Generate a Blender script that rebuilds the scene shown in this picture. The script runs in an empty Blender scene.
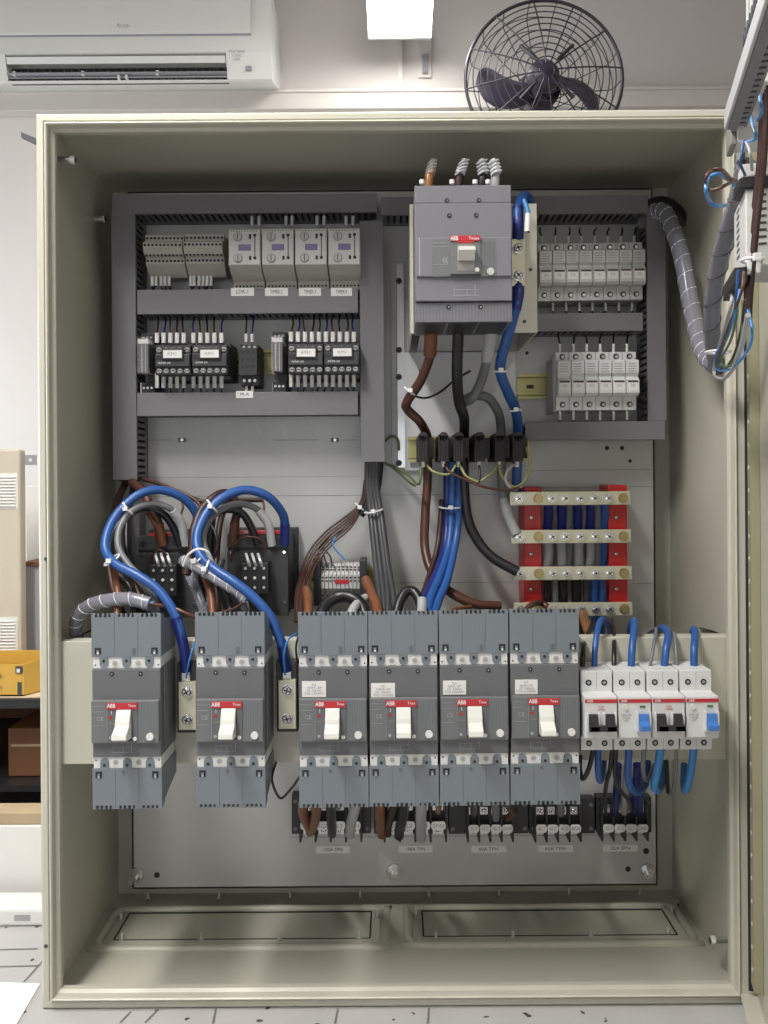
import bpy, math, random
from mathutils import Vector, Matrix
random.seed(4)
PI = math.pi
col = bpy.context.scene.collection
# ------------------------------------------------------------------ survey: image point + distance -> place
F, CX, CY, ZC, ROLL = 885.0, 395.0, 475.0, 1.45, 0.0072
def P(px, py, y):
    dx, dy = px-CX, py-CY
    u, v = dx-ROLL*dy, dy+ROLL*dx
    k = (1+y)/F
    return Vector((u*k, y, ZC-v*k))
def R(x0, y0, x1, y1, y):            # upright rectangle facing the camera: x0,x1,z0,z1 (metres)
    c = P((x0+x1)/2, (y0+y1)/2, y); k = (1+y)/F
    w, h = (x1-x0)*k/2, (y1-y0)*k/2
    return c.x-w, c.x+w, c.z-h, c.z+h
# ------------------------------------------------------------------ materials
M = {}
def mat(name, rgb, rough=.5, metal=0., noise=0., nscale=40., bump=0., bscale=200., emit=None, trans=0., spec=.5, coat=0., alpha=1.):
    m = bpy.data.materials.new(name); m.use_nodes = True
    nt = m.node_tree; b = nt.nodes['Principled BSDF']
    b.inputs['Base Color'].default_value = (*rgb, 1)
    b.inputs['Roughness'].default_value = rough
    b.inputs['Metallic'].default_value = metal
    b.inputs['Specular IOR Level'].default_value = spec
    b.inputs['Transmission Weight'].default_value = trans
    b.inputs['Coat Weight'].default_value = coat
    b.inputs['Alpha'].default_value = alpha
    tc = nt.nodes.new('ShaderNodeTexCoord')
    if noise:
        n = nt.nodes.new('ShaderNodeTexNoise'); n.inputs['Scale'].default_value = nscale; n.inputs['Detail'].default_value = 5
        nt.links.new(tc.outputs['Object'], n.inputs['Vector'])
        r = nt.nodes.new('ShaderNodeMapRange'); r.inputs[1].default_value=.3; r.inputs[2].default_value=.7
        r.inputs[3].default_value = 1-noise; r.inputs[4].default_value = 1+noise
        nt.links.new(n.outputs[0], r.inputs[0])
        mx = nt.nodes.new('ShaderNodeVectorMath'); mx.operation = 'SCALE'; mx.inputs[0].default_value = rgb
        nt.links.new(r.outputs[0], mx.inputs['Scale']); nt.links.new(mx.outputs[0], b.inputs['Base Color'])
    if bump:
        n2 = nt.nodes.new('ShaderNodeTexNoise'); n2.inputs['Scale'].default_value = bscale
        nt.links.new(tc.outputs['Object'], n2.inputs['Vector'])
        bp = nt.nodes.new('ShaderNodeBump'); bp.inputs['Strength'].default_value = bump; bp.inputs['Distance'].default_value = .001
        nt.links.new(n2.outputs[0], bp.inputs['Height']); nt.links.new(bp.outputs[0], b.inputs['Normal'])
    if emit:
        b.inputs['Emission Color'].default_value = (*rgb, 1); b.inputs['Emission Strength'].default_value = emit
    M[name] = m
    return m
mat('enamel', (.51,.495,.415), .36, noise=.03, nscale=3, bump=.08, bscale=300)
mat('plate', (.46,.46,.45), .42, .25, noise=.06, nscale=12)
mat('zinc', (.62,.62,.62), .28, .9)
mat('screw', (.75,.75,.74), .22, 1.)
mat('brass', (.42,.34,.17), .3, .8)
mat('chromate', (.40,.37,.17), .35, .6, noise=.15, nscale=30)
mat('duct', (.165,.16,.172), .5)
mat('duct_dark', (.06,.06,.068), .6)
mat('mccb_body', (.125,.128,.138), .5, bump=.1, bscale=900)
mat('mccb_nose', (.145,.15,.155), .45, bump=.1, bscale=900)
mat('mccb_cover', (.165,.19,.215), .45, bump=.1, bscale=900)
mat('t4_body', (.165,.165,.185), .5, bump=.1, bscale=900)
mat('dark', (.012,.012,.013), .5)
mat('black', (.02,.02,.022), .45)
mat('black_soft', (.03,.026,.028), .6, bump=.3, bscale=700)
mat('white', (.70,.70,.69), .4)
mat('white_plate', (.62,.63,.65), .45)
mat('offwhite', (.66,.66,.60), .45)
mat('toggle', (.68,.68,.64), .35)
mat('red', (.46,.025,.035), .4)
mat('redbar', (.48,.016,.016), .35, noise=.1, nscale=20)
mat('busbar', (.60,.58,.44), .38, .35, noise=.08, nscale=50)
mat('relay', (.44,.43,.385), .5)
mat('relay_dark', (.22,.22,.20), .5)
mat('contactor', (.030,.031,.034), .5)
mat('contactor_lid', (.042,.043,.046), .5)
mat('fuse', (.50,.50,.49), .5)
mat('fuse_side', (.40,.40,.40), .5)
mat('mcb', (.62,.63,.63), .4)
mat('blue', (.022,.085,.29), .38)
mat('lightblue', (.04,.20,.50), .38)
mat('navy', (.012,.02,.15), .35)
mat('blue_lever', (.05,.17,.50), .35)
mat('brown', (.075,.028,.018), .4)
mat('darkbrown', (.035,.014,.012), .45)
mat('orangebrown', (.17,.062,.028), .35)
mat('copper', (.33,.15,.07), .35, .4)
mat('gray_cable', (.15,.155,.165), .4)
mat('light_cable', (.36,.37,.38), .4)
mat('dark_cable', (.045,.045,.05), .4)
mat('black_cable', (.012,.012,.014), .35)
mat('pe_green', (.11,.17,.06), .4)
mat('pe_yellow', (.27,.27,.11), .4)
mat('tie', (.75,.76,.77), .35)
mat('sleeve', (.55,.56,.58), .3)
mat('spiral', (.27,.27,.31), .22, alpha=.68)
mat('clear', (.6,.6,.6), .08, alpha=.22, coat=.6)
mat('label', (.72,.72,.70), .55)
mat('ink', (.06,.06,.07), .7)
mat('ink_soft', (.30,.30,.33), .7)
mat('ink_white', (.75,.75,.75), .6)
mat('print_gray', (.34,.35,.36), .6)
mat('lcd', (.16,.15,.28), .4)
mat('line', (.16,.16,.16), .7)
mat('wallpaint', (.71,.67,.64), .75, noise=.03, nscale=1.5, bump=.1, bscale=60)
mat('ceilpaint', (.5,.49,.48), .8)
mat('far_wall', (.30,.29,.28), .8)
mat('floorpaint', (.20,.19,.185), .6, noise=.2, nscale=3)
mat('trunk', (.66,.62,.58), .5)
mat('ac', (.70,.70,.67), .35)
mat('fan_cage', (.06,.055,.065), .35, .6)
mat('fan_blade', (.055,.045,.075), .4)
mat('lamp_on', (1,.98,.95), .5, emit=9.)
mat('lamp_body', (.8,.8,.8), .5)
mat('beige', (.56,.50,.41), .55, noise=.02, nscale=4)
mat('yellow', (.62,.38,.07), .4)
mat('shelf_top', (.62,.50,.36), .5)
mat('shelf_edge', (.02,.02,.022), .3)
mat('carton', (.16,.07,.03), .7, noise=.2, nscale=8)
mat('kraft', (.42,.32,.20), .7, noise=.1, nscale=8)
mat('white_box', (.74,.73,.70), .6)
mat('paper', (.85,.85,.84), .7)
mat('door_paint', (.51,.495,.415), .36)
mat('door_rail', (.28,.27,.17), .4)
mat('rubber', (.02,.02,.02), .7)
mat('steel_leg', (.2,.2,.2), .4, .7)
mat('meter', (.62,.62,.60), .4)
mat('added_window_glass', (.9,.95,1.), .05, trans=1.)
# bench top: pale painted board with dark flecks and plank seams
def bench_mat():
    m = bpy.data.materials.new('bench_board'); m.use_nodes = True; M['bench'] = m
    nt = m.node_tree; b = nt.nodes['Principled BSDF']; b.inputs['Roughness'].default_value=.55
    tc = nt.nodes.new('ShaderNodeTexCoord')
    v = nt.nodes.new('ShaderNodeTexVoronoi'); v.inputs['Scale'].default_value=48; v.inputs['Randomness'].default_value=1
    n = nt.nodes.new('ShaderNodeTexNoise'); n.inputs['Scale'].default_value=110; n.inputs['Detail'].default_value=3
    add = nt.nodes.new('ShaderNodeVectorMath'); add.operation='MULTIPLY_ADD'
    nt.links.new(n.outputs['Color'], add.inputs[0]); add.inputs[1].default_value=(.02,.02,.0); nt.links.new(tc.outputs['Object'], add.inputs[2])
    nt.links.new(add.outputs[0], v.inputs['Vector'])
    r = nt.nodes.new('ShaderNodeMapRange'); r.inputs[1].default_value=.14; r.inputs[2].default_value=.17
    nt.links.new(v.outputs['Distance'], r.inputs[0])
    gate = nt.nodes.new('ShaderNodeMath'); gate.operation='GREATER_THAN'; gate.inputs[1].default_value=.55
    sep = nt.nodes.new('ShaderNodeSeparateColor'); nt.links.new(v.outputs['Color'], sep.inputs[0]); nt.links.new(sep.outputs[0], gate.inputs[0])
    mx = nt.nodes.new('ShaderNodeMath'); mx.operation='MAXIMUM'; nt.links.new(r.outputs[0], mx.inputs[0]); nt.links.new(gate.outputs[0], mx.inputs[1])
    n2 = nt.nodes.new('ShaderNodeTexNoise'); n2.inputs['Scale'].default_value=5; nt.links.new(tc.outputs['Object'], n2.inputs['Vector'])
    c2 = nt.nodes.new('ShaderNodeMix'); c2.data_type='RGBA'; c2.inputs[6].default_value=(.40,.395,.39,1); c2.inputs[7].default_value=(.50,.49,.48,1)
    nt.links.new(n2.outputs[0], c2.inputs[0])
    c = nt.nodes.new('ShaderNodeMix'); c.data_type='RGBA'; c.inputs[6].default_value=(.06,.05,.05,1)
    nt.links.new(c2.outputs[2], c.inputs[7]); nt.links.new(mx.outputs[0], c.inputs[0])
    nt.links.new(c.outputs[2], b.inputs['Base Color'])
bench_mat()
# ------------------------------------------------------------------ mesh builder
class MB:
    def __init__(s): s.v=[]; s.f=[]; s.m=[]; s.sm=[]; s.names=[]
    def mi(s, n):
        if n not in s.names: s.names.append(n)
        return s.names.index(n)
    def add(s, vs, fs, m, smooth=False):
        o=len(s.v); s.v += [Vector(q) for q in vs]; k=s.mi(m)
        for f in fs: s.f.append([i+o for i in f]); s.m.append(k); s.sm.append(smooth)
        return s
    def box(s, x0,x1,y0,y1,z0,z1,m):
        if x0>x1: x0,x1=x1,x0
        if y0>y1: y0,y1=y1,y0
        if z0>z1: z0,z1=z1,z0
        vs=[(x0,y0,z0),(x1,y0,z0),(x1,y1,z0),(x0,y1,z0),(x0,y0,z1),(x1,y0,z1),(x1,y1,z1),(x0,y1,z1)]
        return s.add(vs,[(0,3,2,1),(4,5,6,7),(0,1,5,4),(1,2,6,5),(2,3,7,6),(3,0,4,7)],m)
    def prism(s, poly, a0, a1, axis, m, smooth=False):     # poly: 2-D outline; axis 'x': (y,z) outline, 'y': (x,z), 'z': (x,y)
        def q(p,a): return {'x':(a,p[0],p[1]),'y':(p[0],a,p[1]),'z':(p[0],p[1],a)}[axis]
        n=len(poly); vs=[q(p,a0) for p in poly]+[q(p,a1) for p in poly]
        fs=[tuple(range(n))[::-1], tuple(range(n,2*n))]
        area = sum(poly[i][0]*poly[(i+1)%n][1]-poly[(i+1)%n][0]*poly[i][1] for i in range(n))
        side=[(i,(i+1)%n,(i+1)%n+n,i+n) for i in range(n)]
        flip = (area<0) != (axis=='y') 
        if (a1<a0): flip = not flip
        fs=fs+side
        if flip: fs=[f[::-1] for f in fs]
        return s.add(vs,fs,m,smooth)
    def cyl(s, p0, p1, r, m, seg=12, r1=None, smooth=True):
        p0,p1=Vector(p0),Vector(p1); r1=r if r1 is None else r1
        d=(p1-p0).normalized(); a=d.orthogonal().normalized(); b=d.cross(a)
        vs=[]
        for p,rr in ((p0,r),(p1,r1)):
            for i in range(seg):
                t=2*PI*i/seg; vs.append(p+a*math.cos(t)*rr+b*math.sin(t)*rr)
        s.add(vs,[(i,(i+1)%seg,(i+1)%seg+seg,i+seg) for i in range(seg)],m,smooth)
        s.add(vs[:seg],[tuple(range(seg))[::-1]],m); s.add(vs[seg:],[tuple(range(seg))],m)
        return s
    def disc_y(s, x,z,y0,y1,r,m,seg=14): return s.cyl((x,y0,z),(x,y1,z),r,m,seg)
    def tube(s, pts, r, m, seg=10, sub=8, closed=False):
        pts=[Vector(p) for p in pts]
        if closed: c=pts[-1:]+pts+pts[:2]
        else: c=[pts[0]*2-pts[1]]+pts+[pts[-1]*2-pts[-2]]
        path=[]
        for i in range(1,len(c)-2):
            p0,p1,p2,p3=c[i-1:i+3]
            for k in range(sub):
                t=k/sub
                path.append(.5*((2*p1)+(p2-p0)*t+(2*p0-5*p1+4*p2-p3)*t*t+(3*p1-p0-3*p2+p3)*t**3))
        if not closed: path.append(c[-2])
        n=len(path); tang=[]
        for i in range(n):
            a=path[(i+1)%n] if closed or i<n-1 else path[i]; b=path[i-1] if closed or i>0 else path[i]
            d=a-b; tang.append(d.normalized() if d.length>1e-9 else Vector((0,0,1)))
        nrm=tang[0].orthogonal().normalized(); vs=[]
        rr = r if callable(r) else (lambda t: r)
        for i in range(n):
            nrm=(nrm-tang[i]*nrm.dot(tang[i])).normalized(); bi=tang[i].cross(nrm); R_=rr(i/max(1,n-1))
            for k in range(seg):
                t=2*PI*k/seg; vs.append(path[i]+nrm*math.cos(t)*R_+bi*math.sin(t)*R_)
        fs=[]
        for i in range(n if closed else n-1):
            j=(i+1)%n
            for k in range(seg):
                k2=(k+1)%seg; fs.append((i*seg+k,i*seg+k2,j*seg+k2,j*seg+k))
        s.add(vs,fs,m,True)
        if not closed:
            s.add(vs[:seg],[tuple(range(seg))[::-1]],m); s.add(vs[-seg:],[tuple(range(seg))],m)
        return s
    def lathe(s, prof, c, axis, m, seg=24):     # prof: (radius, along) from centre c along axis
        a=Vector(axis).normalized(); u=a.orthogonal().normalized(); w=a.cross(u); vs=[]
        for r,h in prof:
            for i in range(seg):
                t=2*PI*i/seg; vs.append(Vector(c)+a*h+u*math.cos(t)*r+w*math.sin(t)*r)
        fs=[(k*seg+i,k*seg+(i+1)%seg,(k+1)*seg+(i+1)%seg,(k+1)*seg+i) for k in range(len(prof)-1) for i in range(seg)]
        return s.add(vs,fs,m,True)
    def build(s, name, parent=None, bevel=0., loc=None):
        # loc: world origin of the vertices when they are given in world coordinates
        o0 = Vector(loc) if loc is not None else (parent['_o'] and Vector(parent['_o']) if parent is not None and '_o' in parent else Vector((0,0,0)))
        me=bpy.data.meshes.new(name); me.from_pydata([tuple(q-o0) for q in s.v],[],s.f)
        for n in s.names: me.materials.append(M[n])
        me.polygons.foreach_set('material_index',s.m); me.polygons.foreach_set('use_smooth',s.sm); me.update()
        o=bpy.data.objects.new(name,me); col.objects.link(o)
        if parent is not None: o.parent=parent
        else: o.location=o0
        if bevel:
            b=o.modifiers.new('edge','BEVEL'); b.width=bevel; b.segments=2; b.limit_method='ANGLE'; b.angle_limit=.7
            b.harden_normals=False
        return o
ORI={}
def tag(o,label,cat,group=None):
    o['label']=label; o['category']=cat
    if group: o['group']=group
    return o
def thing(name,label,cat,loc=(0,0,0),group=None):
    o=bpy.data.objects.new(name,None); col.objects.link(o); o.location=loc; o.empty_display_size=.02
    return tag(o,label,cat,group)
class W:   # builds parts given in world coordinates under a thing standing at loc
    def __init__(s,name,label,cat,loc,group=None):
        s.loc=Vector(loc); s.t=thing(name,label,cat,loc,group); 
    def part(s,mb,name,bevel=0.,parent=None):
        p=parent if parent is not None else s.t
        me_o=mb.build(name,p,bevel,loc=s.loc)
        return me_o
def struct(o): o['kind']='structure'; return o
def dup(root, loc, label=None, group=None, rot=None):
    def cp(o,parent):
        c=o.copy(); col.objects.link(c)
        if parent is not None: c.parent=parent
        for ch in [q for q in CH.get(o.name,[])]:
            c2=cp(ch,c); CH.setdefault(c.name,[]).append(c2)
        return c
    r=cp(root,None); r.location=loc
    if rot is not None: r.rotation_euler=rot
    if label: r['label']=label
    if group: r['group']=group
    return r
CH={}
def index_children():
    CH.clear()
    for o in col.objects:
        if o.parent is not None: CH.setdefault(o.parent.name,[]).append(o)
def text(s, x,y,z, h, m, parent, w=None, align='CENTER', name='lettering', rot=(PI/2,0,0), bold=0.):
    cu=bpy.data.curves.new(name,'FONT'); cu.body=s; cu.size=h*1.35; cu.align_x=align; cu.align_y='CENTER'; cu.extrude=.00006; cu.offset=bold
    cu.resolution_u=2
    cu.materials.append(M[m]); o=bpy.data.objects.new(name,cu); col.objects.link(o); o.parent=parent
    o.location=(x,y,z); o.rotation_euler=rot
    if w:
        est=max(len(q) for q in s.split('\n'))*h*1.35*.56; o.scale=(w/est,1,1)
    return o
def screw(mb, x, z, y, r, m='screw', proud=.002, slot=True):
    mb.disc_y(x,z,y,y-proud*.6,r,m,12); mb.cyl((x,y-proud*.6,z),(x,y-proud,z),r,m,12,r*.75)
    if slot:
        a=random.uniform(0,PI); 
        for t in (a,a+PI/2):
            c,s_=math.cos(t),math.sin(t); q=r*.6; w=r*.13
            vs=[(x+c*i*q-s_*j*w, y-proud-.0001, z+s_*i*q+c*j*w) for i,j in ((-1,-1),(1,-1),(1,1),(-1,1))]
            mb.add(vs,[(0,1,2,3)],'dark')
# ------------------------------------------------------------------ key distances (m behind the enclosure's front face)
YB, YP, YD = .270, .222, .162
BENCH = R(100,1007.5,700,1007.5,0.)[2]
# ================================================================== ROOM
WY=1.72; WL,WR=-2.2,2.4; WF=-3.2; CEIL=ZC+1.62
struct(MB().box(WL,WR,WF,WY,-.05,0,'floorpaint').build('floor'))
struct(MB().box(WL,WR,WF,WY,CEIL,CEIL+.05,'ceilpaint').build('ceiling'))
struct(MB().box(WL,WR,WY,WY+.1,0,CEIL,'wallpaint').build('wall_back'))
fx0,fx1,fz0,fz1=-1.5,1.1,.7,1.75  # opening behind the camera, added to let in frontal fill light
struct(MB().box(WL,fx0,WF-.1,WF,0,CEIL,'far_wall').box(fx1,WR,WF-.1,WF,0,CEIL,'far_wall').box(fx0,fx1,WF-.1,WF,0,fz0,'far_wall').box(fx0,fx1,WF-.1,WF,fz1,CEIL,'far_wall').build('wall_front'))
wn=MB()
for a in (fx0,(fx0+fx1)/2-.02,fx1-.04): wn.box(a,a+.04,WF-.08,WF-.02,fz0,fz1,'white')
for a in (fz0,fz1-.04): wn.box(fx0,fx1,WF-.08,WF-.02,a,a+.04,'white')
wf2=struct(wn.build('added_window_2'))  # unseen window, added as a source of fill light
MB().box(fx0+.04,fx1-.04,WF-.055,WF-.05,fz0+.04,fz1-.04,'added_window_glass').build('added_window_pane',wf2)
struct(MB().box(WR,WR+.1,WF,WY,0,CEIL,'far_wall').build('wall_right'))
# left wall: unseen window opening by the corner, added to brighten the back wall
wy0,wy1,wz0,wz1=.1,1.45,.95,2.0
wl=MB(); wl.box(WL-.1,WL,WF,wy0,0,CEIL,'wallpaint').box(WL-.1,WL,wy1,WY,0,CEIL,'wallpaint').box(WL-.1,WL,wy0,wy1,0,wz0,'wallpaint').box(WL-.1,WL,wy0,wy1,wz1,CEIL,'wallpaint')
struct(wl.build('wall_left'))
wn=MB()
for a in (wy0,(wy0+wy1)/2-.02,wy1-.04): wn.box(WL-.08,WL-.02,a,a+.04,wz0,wz1,'white')
for a in (wz0,wz1-.04): wn.box(WL-.08,WL-.02,wy0,wy1,a,a+.04,'white')
wf=struct(wn.build('added_window_1'))  # out-of-view window, added for the bright wall at left
MB().box(WL-.055,WL-.05,wy0+.04,wy1-.04,wz0+.04,wz1-.04,'added_window_glass').build('added_window_pane',wf)
# cable trunking along the back wall
a=R(275,90,740,108,WY-.04)
tr=MB(); tr.box(WL+.3,WR-.3,WY-.045,WY,a[2],a[3],'trunk').box(WL+.3,WR-.3,WY-.05,WY,a[3]-.006,a[3]+.004,'trunk')
struct(tr.build('trim_1',bevel=.002))
tr=MB(); tr.box(WL+.3,WR-.3,WY-.012,WY,a[3]+.006,a[3]+.012,'ink_soft'); struct(tr.build('trim_2'))
# ------------------------------------------------------------------ ceiling battens (the lit lamps)
def batten(x,y0,y1,z,w,label,rods=True):
    t=W('ceiling_batten_lamp',label,'lamp',(x,(y0+y1)/2,z+.06))
    b=MB(); b.box(x-w*.42,x+w*.42,y0,y1,z+.03,z+.06,'lamp_body'); t.part(b,'lamp_body',.003)
    d=MB(); n=10; pr=[(x+math.cos(PI+PI*i/n)*w/2, z+.03+math.sin(PI+PI*i/n)*.035) for i in range(n+1)]
    d.prism(pr,y0+.01,y1-.01,'y','lamp_on'); t.part(d,'diffuser')
    for q in (y0,y1-.01): e=MB(); e.prism([(x-w*.52,z+.06),(x-w*.5,z-.004),(x+w*.5,z-.004),(x+w*.52,z+.06)],q,q+.01,'y','lamp_body'); t.part(e,'end_cap')
    if rods:
        for q in (y0+.15,y1-.15): e=MB(); e.cyl((x,q,z+.06),(x,q,CEIL),.006,'lamp_body',8); t.part(e,'hanging_rod')
    return t
lz=P(400,41,1.6).z
LAMPS=[batten(P(400,20,1.5).x,.25,1.6,lz+.008,.185,'glowing ceiling batten lamp seen end on above the enclosure')]
LAMPS.append(batten(-.6,-1.5,-.2,lz+.1,.2,'ceiling batten lamp left of the camera over the bench'))
LAMPS.append(batten(.9,-2.4,-1.2,lz+.1,.2,'ceiling batten lamp right of the camera over the bench'))
# conduit and small switch under the lamp
c=P(400,66,WY-.01)
cb=MB(); cb.box(c.x-.008,c.x+.008,WY-.012,WY,a[3]+.012,P(400,30,WY).z,'trunk'); tag(cb.build('wall_conduit',loc=(c.x,WY,c.z)),'thin pale conduit running down the back wall beneath the lamp','conduit')
sx=R(421,54,429,73,WY-.015)
sw=W('wall_switch','small dark switch on a pale plate on the wall beside the conduit','switch',((sx[0]+sx[1])/2,WY,sx[2]))
sw.part(MB().box(sx[0]-.008,sx[1]+.008,WY-.008,WY,sx[2]-.01,sx[3]+.06,'trunk'),'switch_plate',.001)
sw.part(MB().box(sx[0]+.004,sx[1]-.004,WY-.016,WY-.008,sx[2],sx[3],'ink_soft'),'rocker',.001)
# ------------------------------------------------------------------ air conditioner
def aircon():
    y=1.5; A=lambda px,py,yy=y: P(px,py,yy)
    x0,x1=A(-25,50).x,A(271,50).x; z0,z1=P(125,93,WY).z,A(125,-12).z
    t=W('air_conditioner','white wall air conditioner with open dark louvre high on the left','air conditioner',((x0+x1)/2,WY,z0))
    zs=A(125,35).z; zt=A(125,53).z; zb=A(125,77).z
    lx0,lx1=A(5,60).x,A(226,60).x
    b=MB()
    side=[(y-.0,zs-.002),(y-.002,zt),(y+.012,zt-.004),(y+.05,zt-.02),(y+.05,zb+.003),(y+.02,zb),(y+.03,zb-.003),(WY,z0),(WY,z1),(y+.01,z1),(y,z1-.02)]
    solid=[(y,zs-.002),(y-.002,zt),(y+.02,zb),(y+.03,zb-.003),(WY,z0),(WY,z1),(y+.01,z1),(y,z1-.02)]
    b.prism(side,lx0,lx1,'x','ac'); b.prism(solid,x0,lx0,'x','ac'); b.prism(solid,lx1,x1,'x','ac')
    t.part(b,'casing')
    b=MB(); b.box(x0+.004,A(251,35).x,y-.008,y+.002,zs,z1-.02,'ac'); t.part(b,'front_panel',.003)
    b=MB(); b.box(x0+.004,A(251,35).x,y-.0035,y+.001,zs-.004,zs,'ink_soft'); t.part(b,'panel_seam')
    b=MB(); b.prism([(y-.001,zt-.010),(y+.003,zt-.007),(y+.012,zb+.045),(y+.008,zb+.042)],lx0+.003,lx1-.003,'x','ac'); t.part(b,'louvre')
    b=MB(); b.box(lx0,lx1,y+.046,y+.0495,zb,zt-.022,'black')
    t.part(b,'outlet')
    b=MB()
    b.prism([(y+.005,zb+.016),(y+.009,zb+.019),(y+.05,zb+.012),(y+.046,zb+.009)],lx0,lx1,'x','ink_soft')
    b.box(lx0,lx1,y+.018,y+.022,zb+.006,zb+.009,'zinc')
    for px in (12,81,156): q=A(px,66).x; b.box(q-.004,q+.004,y+.012,y+.03,zb+.012,zb+.024,'ac')
    for px in (117,125): q=A(px,75).x; b.box(q-.003,q+.003,y+.012,y+.03,zb+.0,zb+.012,'ac')
    for i in range(30): q=lx0+(lx1-lx0)*(i+.5)/30; b.box(q-.0015,q+.0015,y+.03,y+.049,zb+.002,zt-.03,'ink')
    t.part(b,'vane')
    O=t.loc
    text('Acson',A(124,27).x-O.x,y-.0085-O.y,A(124,27).z-O.z,.013,'ink_soft',t.t,w=.04)
    text('INVERTER COOL',P(170,84,y+.09).x-O.x,y+.09-O.y,P(170,84,y+.09).z-.002-O.z,.03,'print_gray',t.t,w=.16,rot=(.10,0,0))
    text('PWR TIMER\nCOOL\nFAN',A(237,56).x-O.x,y-.003-O.y,A(237,56).z-O.z,.008,'ink_soft',t.t,w=.045)
    b=MB(); q=A(248,67); b.box(q.x-.008,q.x+.008,y-.004+.01,y+.012,q.z-.006,q.z+.006,'ink_soft'); t.part(b,'receiver_window')
aircon()
# ------------------------------------------------------------------ wall fan
def wallfan():
    y=1.35; c=P(544,79,y); rr=78.5*(1+y)/F
    t=W('wall_fan','black wire caged wall fan above the enclosure','fan',(c.x,WY,c.z))
    def Q(r,a,dy): return Vector((c.x+math.cos(a)*r, y+dy, c.z+math.sin(a)*r))
    dome=lambda f: -.05*(1-f**2)
    front=MB()
    for i in range(1,12):
        f=i/11; n=28
        front.tube([Q(rr*f,2*PI*k/n,dome(f)) for k in range(n)], .0016 if i<11 else .0045,'fan_cage',6,2,True)
    for k in range(12):
        a=2*PI*k/12+.13
        front.tube([Q(rr*f,a,dome(f)-.002) for f in (.1,.4,.7,.9,1)],.002,'fan_cage',6,3)
    for k in range(4):
        a=PI/4+k*PI/2; front.tube([Q(rr*f,a,dome(f)-.003) for f in (.2,.3,.47)],.005,'fan_cage',6,3)
    t.part(front,'front_cage')
    back=MB()
    for f in (.3,.6,.8,.95): back.tube([Q(rr*f,2*PI*k/24,.06+.04*(1-f*f)) for k in range(24)],.0014,'fan_cage',5,2,True)
    for k in range(18):
        a=2*PI*k/18; back.tube([Q(rr*f,a,.06+.04*(1-f*f)) for f in (.15,.5,.8,.95)]+[Q(rr,a,.0)],.0014,'fan_cage',5,3)
    t.part(back,'rear_cage')
    hub=MB(); hub.lathe([(0,-.045),(.03,-.042),(.042,-.03),(.045,0),(.045,.03)],(c.x,y+.03,c.z+.012),(0,1,0),'fan_blade',20); t.part(hub,'hub')
    for k,a0 in enumerate((3.75,.22,4.95)):
        b=MB(); vs=[]; n=8; mm=6
        for i in range(n+1):
            f=i/n; r=rr*(.14+.70*f); wid=.62*math.sqrt(max(.02,1-f**5))*(1-.25*f)
            for j in range(mm+1):
                g=j/mm-.5; a=a0+g*wid*1.25-f*.72
                vs.append(Q(r,a,.03+g*.05))
        fs=[(i*(mm+1)+j,i*(mm+1)+j+1,(i+1)*(mm+1)+j+1,(i+1)*(mm+1)+j) for i in range(n) for j in range(mm)]
        b.add(vs,fs,'fan_blade',True); o=t.part(b,'fan_blade'); s=o.modifiers.new('thick','SOLIDIFY'); s.thickness=.003
    mo=MB(); mo.cyl((c.x,y+.06,c.z),(c.x,y+.17,c.z),.055,'fan_cage',20,.045); t.part(mo,'motor_housing')
    ar=MB(); ar.tube([(c.x,y+.13,c.z-.04),(c.x,y+.17,c.z-.16),(c.x,WY-.03,c.z-.2)],.016,'fan_cage',10); ar.box(c.x-.05,c.x+.05,WY-.03,WY,c.z-.28,c.z-.12,'fan_cage'); t.part(ar,'wall_bracket',.003)
wallfan()
# ================================================================== BENCH AND LEFT BACKGROUND
bt=W('workbench','pale paint-flecked workbench the enclosure stands on','bench',(0,.1,0))
b=MB(); b.box(-1.7,1.5,-.75,1.2,BENCH-.04,BENCH,'bench'); bt.part(b,'tabletop',.003)
for x in (-1.6,1.4):
    for y in (-.65,1.1): bt.part(MB().box(x-.03,x+.03,y-.03,y+.03,0,BENCH-.04,'steel_leg'),'leg',.003)
def seam(p0,p1,w=.0012):
    b=MB()
    d=(p1-p0); n=Vector((-d.y,d.x,0)).normalized()*w
    b.add([p0-n,p0+n,p1+n,p1-n],[(3,2,1,0)],'line'); bt.part(b,'plank_seam')
def onb(px,py):   # point on bench top
    dx,dy=px-CX,py-CY; u,v=dx-ROLL*dy,dy+ROLL*dx; d=(ZC-BENCH)*F/v
    return Vector((u*d/F, d-1, BENCH+.0006))
for p,q in (((0,950),(38,949)),((0,967),(38,966)),((24,982),(44,960)),((120,1023),(131,1012)),((145,1023),(158,1010)),((213,1024),(216,1009)),((335,1024),(338,1009)),((428,1024),(429,1008))):
    seam(onb(*p),onb(*q))
# rack behind the enclosure at the left
sy0,sy1=.38,.80
rx0,rx1=P(-190,700,sy0).x,P(150,700,sy0).x
zt=P(0,698,sy0).z
rk=W('bench_shelf','low wooden shelf with black edge behind the enclosure at left','shelf',((rx0+rx1)/2,sy1,BENCH))
b=MB(); b.box(rx0,rx1,sy0+.004,sy1,zt-.010,zt,'shelf_top'); rk.part(b,'shelf_board')
rk.part(MB().box(rx0,rx1,sy0-.004,sy0+.004,zt-.016,zt-.001,'shelf_edge'),'edge_strip',.001)
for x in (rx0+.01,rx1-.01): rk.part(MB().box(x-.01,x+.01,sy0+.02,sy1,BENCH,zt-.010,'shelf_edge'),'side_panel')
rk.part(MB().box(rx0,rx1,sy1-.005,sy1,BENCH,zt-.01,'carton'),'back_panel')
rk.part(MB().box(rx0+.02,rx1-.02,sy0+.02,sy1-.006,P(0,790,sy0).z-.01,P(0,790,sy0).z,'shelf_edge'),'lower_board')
q=R(8,728,66,784,sy0+.06)
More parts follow.
